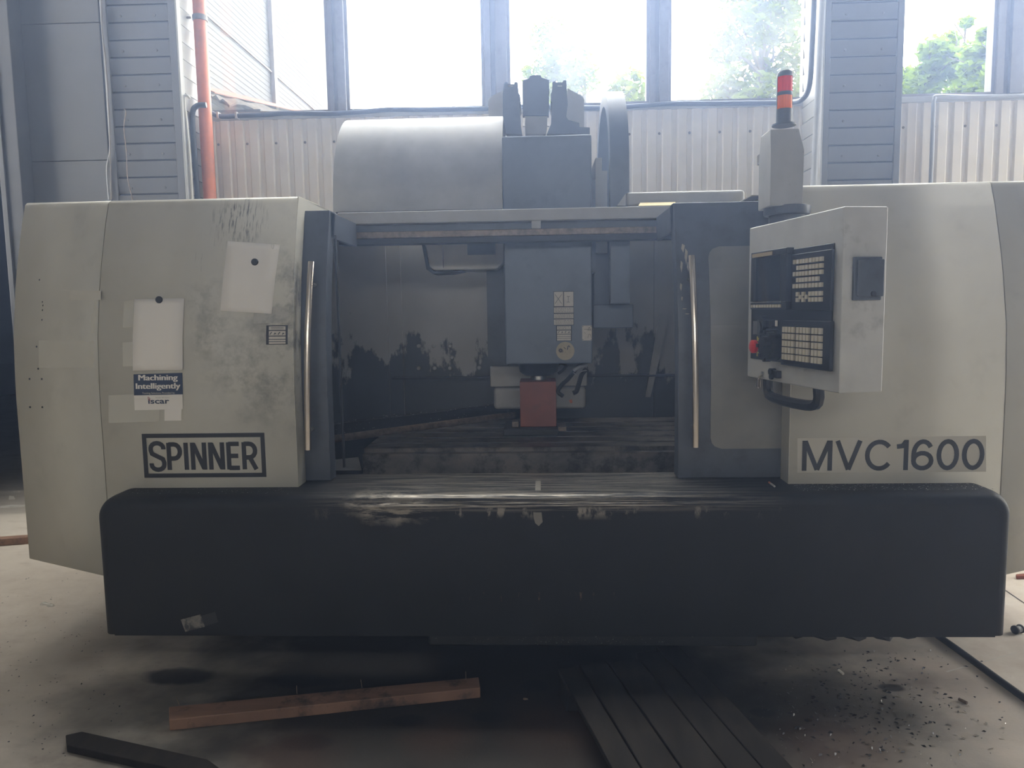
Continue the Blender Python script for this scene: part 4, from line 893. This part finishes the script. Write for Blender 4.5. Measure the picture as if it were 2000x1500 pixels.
# ------------------------------------------------------------------ lettering and stickers on the covers
def on_cover(off): return lambda q: Vector((q[0], cy(q[1]) - off, q[1]))
GL = {
 'S': (.52, [[(.5, .76), (.5, .80)] + arc(.26, .80, .24, 0, 180, 8, .19)[1:] + [(.02, .72), (.06, .60), (.26, .5), (.46, .40), (.5, .28)] + arc(.26, .2, .24, 0, -180, 8, .19) + [(.02, .25)]]),
 'P': (.52, [[(.06, 0), (.06, 1)], [(.06, .94), (.26, .94)] + arc(.26, .68, .22, 90, -90, 8, .26) + [(.06, .42)]]),
 'I': (.14, [[(.07, 0), (.07, 1)]]),
 'N': (.56, [[(.06, 0), (.06, 1)], [(.09, .96), (.47, .04)], [(.5, 0), (.5, 1)]]),
 'E': (.46, [[(.06, 0), (.06, 1)], [(.06, .94), (.46, .94)], [(.06, .5), (.42, .5)], [(.06, .06), (.46, .06)]]),
 'R': (.55, [[(.06, 0), (.06, 1)], [(.06, .94), (.26, .94)] + arc(.26, .69, .22, 90, -90, 8, .25) + [(.06, .44)], [(.26, .46), (.5, 0)]]),
 'M': (.80, [[(.06, 0), (.06, 1)], [(.08, .98), (.40, .03)], [(.72, .98), (.40, .03)], [(.74, 0), (.74, 1)]]),
 'V': (.70, [[(.05, .99), (.35, .03)], [(.65, .99), (.35, .03)]]),
 'C': (.72, [arc(.38, .5, .32, 38, 322, 20, .44)]),
 '1': (.34, [[(.28, 0), (.28, 1)], [(.03, .78), (.18, .80), (.27, .95)]]),
 '6': (.58, [arc(.29, .31, .235, 0, 360, 18, .25), arc(.30, .5, .245, 35, 180, 10, .44) + [(.055, .42), (.06, .31)]]),
 '0': (.58, [arc(.29, .5, .235, 0, 360, 20, .44)]),
}
def word(txt, x0, x1, z0, z1, th, gap, name, m, parent, off):
    tot = sum(GL[c][0] for c in txt) + gap * (len(txt) - 1); k = (x1 - x0) / tot; H = z1 - z0; x = 0; mb = MB(); i = 0
    for c in txt:
        w, sts = GL[c]
        for st in sts: i += 1; stroke_mesh(mb, [((x0 + (x + p[0]) * k), z0 + p[1] * H) for p in st], th * H, on_cover(off + .00012 * (i % 5)))
        x += w + gap
    return mb.build(name, m, parent, label=None)
def patch(corners, name, m, parent, off, n=8, th=.0008, label=None):
    tl, tr, br, bl = [CP(*c) for c in corners]; rows = []
    for i in range(n + 1):
        t = i / n; a = tl.lerp(bl, t); b = tr.lerp(br, t); rows.append([(a.x, cy(a.z) - off, a.z), (b.x, cy(b.z) - off, b.z)])
    return MB().strip(rows).build(name, m, parent, solid=th, label=label)
E0 = .0035
tl, br = CP(278, 848), CP(520, 932)
fx0, fx1, fz0, fz1 = (CP(278, 848).x + CP(283, 934).x) / 2, (CP(517, 843).x + CP(521, 931).x) / 2, CP(400, 932).z, CP(400, 846).z
t = .0185; mb = MB()
for x0, x1, z0, z1 in ((fx0, fx1, fz0, fz0 + t), (fx0, fx1, fz1 - t, fz1), (fx0, fx0 + t, fz0 + t, fz1 - t), (fx1 - t, fx1, fz0 + t, fz1 - t)): mb.box(x0, x1, 3.12 - E0 - .001, 3.12 - E0, z0, z1)
mb.build('logo_frame', M['ink'], lc)
word('SPINNER', CP(295, 890).x, CP(503, 890).x, CP(400, 917).z, CP(400, 864).z, .165, .12, 'logo_lettering', M['ink'], lc, E0)
M['film3'] = mat('clear_film', (.485, .465, .41), .35, var=.03)
patch([(1557, 856), (1925, 851), (1925, 921), (1557, 923)], 'lettering_film', M['film3'], rc, .003, 2, .0004)
word('MVC1600', CP(1566, 890).x, CP(1921, 890).x, CP(1740, 918).z, CP(1740, 859).z, .15, .085, 'model_lettering', M['greyink'], rc, .0042)

def text_mesh(body, x0, x1, z0, z1, name, m, parent, off, bold=.0):
    cu = bpy.data.curves.new('t', 'FONT'); cu.body = body; cu.offset = bold; cu.resolution_u = 3; o = bpy.data.objects.new('t', cu); COL.objects.link(o)
    dg = bpy.context.evaluated_depsgraph_get(); me = bpy.data.meshes.new_from_object(o.evaluated_get(dg)); bpy.data.objects.remove(o); bpy.data.curves.remove(cu)
    vx = [v.co.x for v in me.vertices]; vy = [v.co.y for v in me.vertices]; a, b, c, d = min(vx), max(vx), min(vy), max(vy)
    for v in me.vertices:
        X = x0 + (v.co.x - a) / (b - a) * (x1 - x0); Z = z0 + (v.co.y - c) / (d - c) * (z1 - z0); v.co = (X, cy(Z) - off, Z)
    me.materials.clear(); me.materials.append(m); me.name = name
    q = bpy.data.objects.new(name, me); COL.objects.link(q); return adopt(q, parent)
# tooling advert sticker
patch([(262, 731), (357, 728), (358, 799), (264, 801)], 'advert_sticker', M['white'], lc, .0035, 3)
patch([(262, 731), (357, 728), (358, 770), (263, 772)], 'advert_blue_field', M['blue'], lc, .0046, 2)
def tx(body, x0, y0, x1, y1, m, off, bold, nm='advert_lettering'): return text_mesh(body, CP(x0, y0).x, CP(x1, y1).x, CP(x0, y1).z, CP(x0, y0).z, nm, m, lc, off, bold)
for dx, of in ((0, .0054), (.7, .0058), (-.7, .0062)):
    tx('Machining', 272 + dx, 732, 348 + dx, 746.5, M['white'], of, 0); tx('Intelligently', 267 + dx, 748.5, 353.5 + dx, 763, M['white'], of, 0)
tx('Tooling Solutions Provided by', 279, 766, 343, 770.5, M['label'], .0056, .012)
tx('iscar', 290, 778.5, 332, 788.5, M['blue'], .0048, .02, 'advert_logo'); tx('Member IMC Group', 305, 775.5, 332, 778, M['fineprint'], .0048, .0)
mb = MB(); stroke_mesh(mb, [(290.3, 775), (293.8, 777.5), (293.8, 782), (290.5, 779.5), (290.3, 775)], .9, lambda q: CP(q.x, q.y) - Vector((0, .0049, 0))); mb.build('advert_logo_flag', M['redink'], lc)
patch([(322, 800), (355, 799), (355, 821), (322, 821.5)], 'small_white_label', M['white'], lc, .003, 2)
# instruction plate near the door
patch([(521, 635.5), (563, 635), (562.5, 672.5), (520.5, 673)], 'instruction_plate', M['ink'], lc, .004, 2)
for y0, y1 in ((637.5, 644.5), (646.5, 655.5), (657.5, 662), (663.3, 666.7), (668, 671.5)): patch([(526, y0), (558.5, y0 - .3), (558.5, y1 - .3), (526, y1)], 'plate_field', M['label'], lc, .0052, 1)
mb = MB()
for i in range(4):
    mb = MB(); cx = 530 + i * 8; stroke_mesh(mb, [(cx - 2, 653.5), (cx, 650.5), (cx + 2, 648.5 + (i % 2) * 4)], 1.6, lambda q: CP(q.x, q.y) - Vector((0, .0062, 0))); mb.build('plate_symbol', M['ink'], lc)
for y in (639.5, 642.3): mb = MB(); stroke_mesh(mb, [(530, y), (555, y - .2)], .8, lambda q: CP(q.x, q.y) - Vector((0, .0062, 0))); mb.build('print_line', M['ink'], lc)
# clear film, faded notice and tape marks
M['film'] = mat('faded_film', (.42, .41, .37), .5, var=.06, dirt=((.2, .2, .18), 30, .5, .65, .5))
patch([(497, 600), (565, 599), (563, 630), (495, 632)], 'clear_film_label', M['film'], lc, .003, 2)
M['film2'] = mat('pale_notice', (.52, .505, .445), .65, var=.04)
patch([(79, 570), (191, 570), (186, 716), (76, 716)], 'blank', M['film2'], lcc, 0, 1).name = 'pasted_notice'
# the notice sits on the angled corner cover: move its rows onto that face
def corner_y(x, z): return cy(z) + (-x - XS) / (XO - XS) * .258
def CC(x, y):
    p = CP(x, y)
    for _ in range(14): p = P(x, y, corner_y(p.x, p.z))
    return p
def corner_patch(corners, name, m, off, n=8):
    tl, tr, br, bl = [CC(*c) for c in corners]; rows = []
    for i in range(n + 1):
        t = i / n; a = tl.lerp(bl, t); b = tr.lerp(br, t); rows.append([(a.x, corner_y(a.x, a.z) - off, a.z), (b.x, corner_y(b.x, b.z) - off, b.z)])
    return MB().strip(rows).build(name, m, lcc, solid=.0006)
for ob in [o for o in bpy.data.objects if o.name.startswith('pasted_notice')]: bpy.data.objects.remove(ob)
corner_patch([(82, 582), (190, 582), (185, 718), (77, 718)], 'pasted_notice', M['film2'], .0035)
corner_patch([(66, 565), (198, 568), (198, 586), (68, 586)], 'tape_strip', M['cream'], .0042, 3)
dots = MB()
for x, y in ((88, 447), (79, 547), (73, 677), (76, 720), (59, 740), (83, 740), (60, 795), (84, 795), (85, 590), (86, 597), (85, 606), (84, 625)):
    p = CC(x, y); dots.prism([(p.x + .005 * math.cos(a * 1.047), p.z + .005 * math.sin(a * 1.047)) for a in range(6)], 'y', p.y - .005, p.y - .002)
dots.build('rivet_holes', M['greyink'], lcc)['kind'] = 'stuff'
patch([(243, 588), (262, 586), (262, 715), (241, 716)], 'tape_mark', M['film2'], lc, .0028, 3)
patch([(213, 772), (312, 768), (312, 823), (213, 826)], 'tape_mark', M['film2'], lc, .0026, 3)

# ------------------------------------------------------------------ loose things held on the machine
def sheet_paper(corners, label):
    tl, tr, br, bl = [CP(*c) for c in corners]; rows = []
    for i in range(13):
        t = i / 12; a = tl.lerp(bl, t); b = tr.lerp(br, t)
        rows.append([(a.x + (b.x - a.x) * s / 4, cy(a.z + (b.z - a.z) * s / 4) - .006 - .004 * (t ** 2) * (1 if s in (0, 4) else .5), a.z + (b.z - a.z) * s / 4) for s in range(5)])
    o = MB().strip(rows).build('paper_sheet', M['white'], None, solid=.0006, smooth=True); tag(o, label, 'paper', 'blank sheets held by magnets'); return o
p1 = sheet_paper([(264, 584), (361, 582.5), (359, 722), (262, 724)], 'blank white sheet hung above the blue advert sticker')
p2 = sheet_paper([(446, 471), (548, 478), (532, 613), (432, 607)], 'tilted blank white sheet near the left door edge')
mb = MB(); stroke_mesh(mb, [(532, 476), (532, 484), (534, 486), (536, 484), (536, 477)], .6, lambda q: CP(q.x, q.y) - Vector((0, .0075, 0))); mb.build('paper_clip', M['steel'], p2)
for (x, y), lb in (((312.5, 585.5), 'round black magnet at the top of the straight sheet'), ((499, 512), 'round black magnet on the tilted sheet')):
    p = CP(x, y); o = MB().tube([(p.x, p.y - .0065, p.z), (p.x, p.y - .010, p.z), (p.x, p.y - .014, p.z)], [.0155, .0155, .0135], 20).build('magnet', M['rubber'], None, smooth=True); tag(o, lb, 'magnet', 'magnets on the left cover')

# red block under the spindle
rb = empty('red_block', (sx, 4.28, .925), 'red painted steel block standing on the table under the spindle', 'block')
a, b = P(1015, 746, 4.2), P(1087, 835, 4.2)
MB().box(a.x, b.x, 4.2, 4.42, .925, a.z).build('block_body', M['red'], rb, bevel=.004)
bp = empty('clamp_plate', (sx, 4.25, .885), 'dark clamping plate under the red block', 'plate')
MB().box(P(983, 850, 4.13).x, P(1090, 850, 4.13).x, 4.13, 4.45, .887, .923).build('plate_body', M['dark'], bp, bevel=.004)
MB().box(P(1000, 835, 4.2).x, P(1013, 835, 4.2).x, 4.2, 4.3, .923, .955).build('clamp_jaw', M['rail'], bp, bevel=.003)
MB().box(P(1090, 835, 4.2).x, P(1106, 835, 4.2).x, 4.16, 4.3, .905, .93).build('clamp_jaw', M['rail'], bp, bevel=.003)

# ------------------------------------------------------------------ floor things
def slab(name, pts, z0, z1, m, label, cat, group=None, bevel=.004):
    o = MB().prism([(p.x, p.y) for p in pts], 'z', z0, z1).build(name, m, None, bevel=bevel); tag(o, label, cat, group); return o
bm_ = slab('timber_beam', [PZ(330, 1380, .045), PZ(935, 1322, .045), PZ(938, 1343, .045), PZ(330, 1406, .045)], 0, .045, M['beam'], 'reddish timber beam on the floor before the machine', 'beam')
tw = MB()
for x, y, dx, dy in ((580, 1352, 0, -14), (707, 1340, -2, -13), (910, 1324, 0, -11), (350, 1374, -6, -8)):
    a = PZ(x, y + 3, .045); tw.tube([a, a + Vector((dx * .001, .0, .02)), a + Vector((dx * .002, .0, .035))], .0015, 5)
tw.build('bent_nails', M['rail'], bm_)
dk = slab('dark_timber', [PZ(128, 1435, .03), PZ(160, 1428, .03), PZ(405, 1482, .03), PZ(430, 1500, .03), PZ(420, 1520, .03), PZ(130, 1455, .03)], 0, .03, M['wood'], 'oil-black board on the floor in the bottom left shadow', 'board')
pl_ = empty('timber_platform', (.45, 2.6, 0), 'dark oily plank platform on the floor at bottom right', 'pallet')
dirp = Vector((math.cos(R(-76.5)), math.sin(R(-76.5)), 0)); acr = Vector((-dirp.y, dirp.x, 0))
o0 = PZ(1090, 1305, .12); o0.z = 0
w0 = 0
for wd, far in ((.095, .0), (.125, .02), (.14, .0), (.115, .06), (.10, .10)):
    a = o0 + acr * w0 + dirp * (-far); b = o0 + acr * (w0 + wd - .006) + dirp * (-far); L = 1.5
    MB().prism([(a.x, a.y), (b.x, b.y), (b.x + dirp.x * L, b.y + dirp.y * L), (a.x + dirp.x * L, a.y + dirp.y * L)], 'z', .095, .118 + random.uniform(-.003, .003)).build('plank', M['wood'], pl_, bevel=.004); w0 += wd
for k in (.03, .62, 1.2):
    a = o0 + dirp * k; b = a + acr * w0
    MB().prism([(a.x, a.y), (b.x, b.y), (b.x + dirp.x * .1, b.y + dirp.y * .1), (a.x + dirp.x * .1, a.y + dirp.y * .1)], 'z', 0.001, .0945).build('bearer', M['wood'], pl_, bevel=.004)
cable('floor_hose', [PZ(1790, 1215, .016), PZ(1838, 1246, .016), PZ(1890, 1283, .016), PZ(1950, 1327, .016), PZ(2010, 1370, .016), PZ(2080, 1420, .016)], .015, 'rubber', 'black hose running under the apron\'s right end', 'hose')
o = empty('black_bushing', PZ(1988, 1230, 0), 'small black and grey spool on the floor at right edge', 'bushing')
c = PZ(1988, 1229, .02); ax = Vector((.9, .35, 0)).normalized()
MB().tube([c - ax * .022, c - ax * .014], .021, 16).build('flange', M['rubber'], o, smooth=True); MB().tube([c - ax * .014, c + ax * .014], .016, 16).build('sleeve', M['greyconduit'], o, smooth=True); MB().tube([c + ax * .014, c + ax * .020], .021, 16).build('flange', M['rubber'], o, smooth=True)
def butt(a, b, z, r, label, m='litter', cat='cigarette butt', m2=None):
    A, B = PZ(*a, z + r), PZ(*b, z + r); o = MB().tube([A, A.lerp(B, .7)], r, 8).build('cigarette_butt', M[m], None, smooth=True); tag(o, label, cat)
    MB().tube([A.lerp(B, .7), B], r, 8).build('filter', M[m2 or m], o, smooth=True)
butt((1513, 950), (1502, 942), .845, .004, 'cigarette butt on the black ledge below the right door', 'litter', m2='pipe')
butt((1873, 1365), (1889, 1373), 0, .006, 'brown stub on the floor at lower right', 'rail', 'stub')
butt((1638, 1309), (1647, 1316), 0, .006, 'pale stub among the swarf at right', 'litter', 'stub')
def scrap(name, x, y, w, label, m='litter', h=.012, cat='scrap', n=7, asp=.4, rot=0):
    c = PZ(x, y, 0); rnd = random.Random(int(x * 7 + y)); mb = MB(); bot = []; top = []
    for i in range(n):
        a = 2 * math.pi * i / n; r = w * rnd.uniform(.7, 1.1); q = Vector((r * math.cos(a), r * asp * math.sin(a), 0)); q.rotate(Matrix.Rotation(rot, 3, 'Z')); bot.append(c + q); top.append(c + q * .7 + Vector((0, 0, h * rnd.uniform(.5, 1.2))))
    mb.add(bot + top, [tuple(range(n - 1, -1, -1)), tuple(range(n, 2 * n))] + [(i, (i + 1) % n, (i + 1) % n + n, i + n) for i in range(n)])
    o = mb.build(name, M[m]); tag(o, label, cat); return o
scrap('paper_scrap', 26, 990, .14, 'torn white paper strip on the floor by the dark opening', asp=.25, rot=.2)
scrap('paper_scrap', 88, 1181, .035, 'small white scrap left of two on the floor', asp=.5); scrap('paper_scrap', 99, 1184, .03, 'small white scrap right of two on the floor', asp=.5)
scrap('plaster_crumb', 22, 975, .035, 'white crumb behind the torn paper strip', h=.03)
slab('floor_plank', [PZ(-60, 1052, .05), PZ(55, 1044, .05), PZ(55, 1049, .05), PZ(-60, 1058, .05)], 0, .05, M['beam'], 'thin plank on the floor left of the machine', 'plank')
scrap('brown_washer', 1026, 1366, .012, 'tiny tan chip left of the plank platform', 'rail', .006)
slab('red_strip', [PZ(1984, 1121, .02), PZ(2060, 1114, .02), PZ(2060, 1124, .02), PZ(1985, 1125, .02)], 0, .02, M['redroof'], 'red strip on the floor at the right edge', 'strip')
# rumpled black sheeting hanging under the apron
xs_ = [1548, 1556, 1562, 1572, 1584, 1600, 1622, 1640, 1648, 1662, 1684, 1700, 1710, 1722, 1745, 1756, 1770, 1782, 1796, 1810, 1830]
ys_ = [1240, 1256, 1257, 1251, 1251, 1257, 1259, 1256, 1253, 1257, 1259, 1257, 1253, 1257, 1259, 1256, 1257, 1256, 1253, 1255, 1254]
top = [P(x, 1236, 3.02) for x in xs_]; bot = [P(x, y, 3.02) + Vector((0, .05 + .02 * math.sin(i * 1.7), 0)) for i, (x, y) in enumerate(zip(xs_, ys_))]
mid = [a.lerp(b, .5) + Vector((0, .02, 0)) for a, b in zip(top, bot)]
o = MB().strip([top, mid, bot]).build('under_sheet', M['dark'], mc, solid=.003)
# swarf on floor and ledge
def swarf(name, n, fn, label, smin, smax, m='chips', parent=None):
    mb = MB()
    for i in range(n):
        p = fn(); r = random.uniform(smin, smax); a = random.uniform(0, 6.28); d = Vector((math.cos(a), math.sin(a), 0)); s = Vector((-d.y, d.x, 0)) * r * random.uniform(.15, .4)
        h = Vector((0, 0, r * random.uniform(.1, .5)))
        mb.add([p - d * r + s * .5, p + s + h, p + d * r * .6 + h * .6 - s, p - s * 1.2], [(0, 1, 2), (0, 2, 3)])
    o = mb.build(name, M[m], parent); o['kind'] = 'stuff'
    if parent is None: tag(o, label, 'swarf')
    return o
def f1():
    while True:
        x, y = random.gauss(1690, 120), random.gauss(1375, 65)
        if 1440 < x < 2000 and 1270 < y < 1500: return PZ(x, y, .002)
swarf('floor_swarf', 620, f1, 'dark steel swarf strewn on the floor at right', .004, .014)
swarf('floor_grit', 260, lambda: PZ(random.uniform(0, 240), random.uniform(1120, 1480), .001), 'dark grit scattered on the floor left of the machine', .002, .008)
swarf('bright_swarf', 110, lambda: PZ(random.uniform(1450, 2000), random.uniform(1290, 1490), .003), 'bright steel flecks on the floor at lower right', .002, .004, 'steel')
swarf('ledge_swarf', 420, lambda: Vector((random.uniform(1.05, 1.82), random.uniform(3.0, 3.11), .8455)), '', .0015, .005, 'steel', ap)
swarf('ledge_swarf', 130, lambda: Vector((random.uniform(-1.8, -1.05), random.uniform(3.0, 3.11), .8455)), '', .0015, .004, 'steel', ap)
swarf('tray_swarf', 160, lambda: Vector((random.gauss(.15, .25), 3.046 - random.uniform(0, .004), random.uniform(.17, .245))), '', .002, .006, 'steel', mc)

# ------------------------------------------------------------------ added haze volume, standing in for glare in the lens
HAZE = NT('glare_haze'); HAZE.t.nodes.remove(HAZE.b)
vs_ = HAZE.n('ShaderNodeVolumeScatter'); vs_.inputs['Color'].default_value = (.47, .62, 1, 1); vs_.inputs['Density'].default_value = HD; vs_.inputs['Anisotropy'].default_value = HG
HAZE.l(vs_.outputs[0], HAZE.out.inputs['Volume'])
hz = MB().box(XL + .05, XR - .05, -1.5, YW - .05, .004, ZC - .05).build('haze', HAZE.m); tag(hz, 'faint added haze standing in for lens glare', 'haze', None, 'stuff')
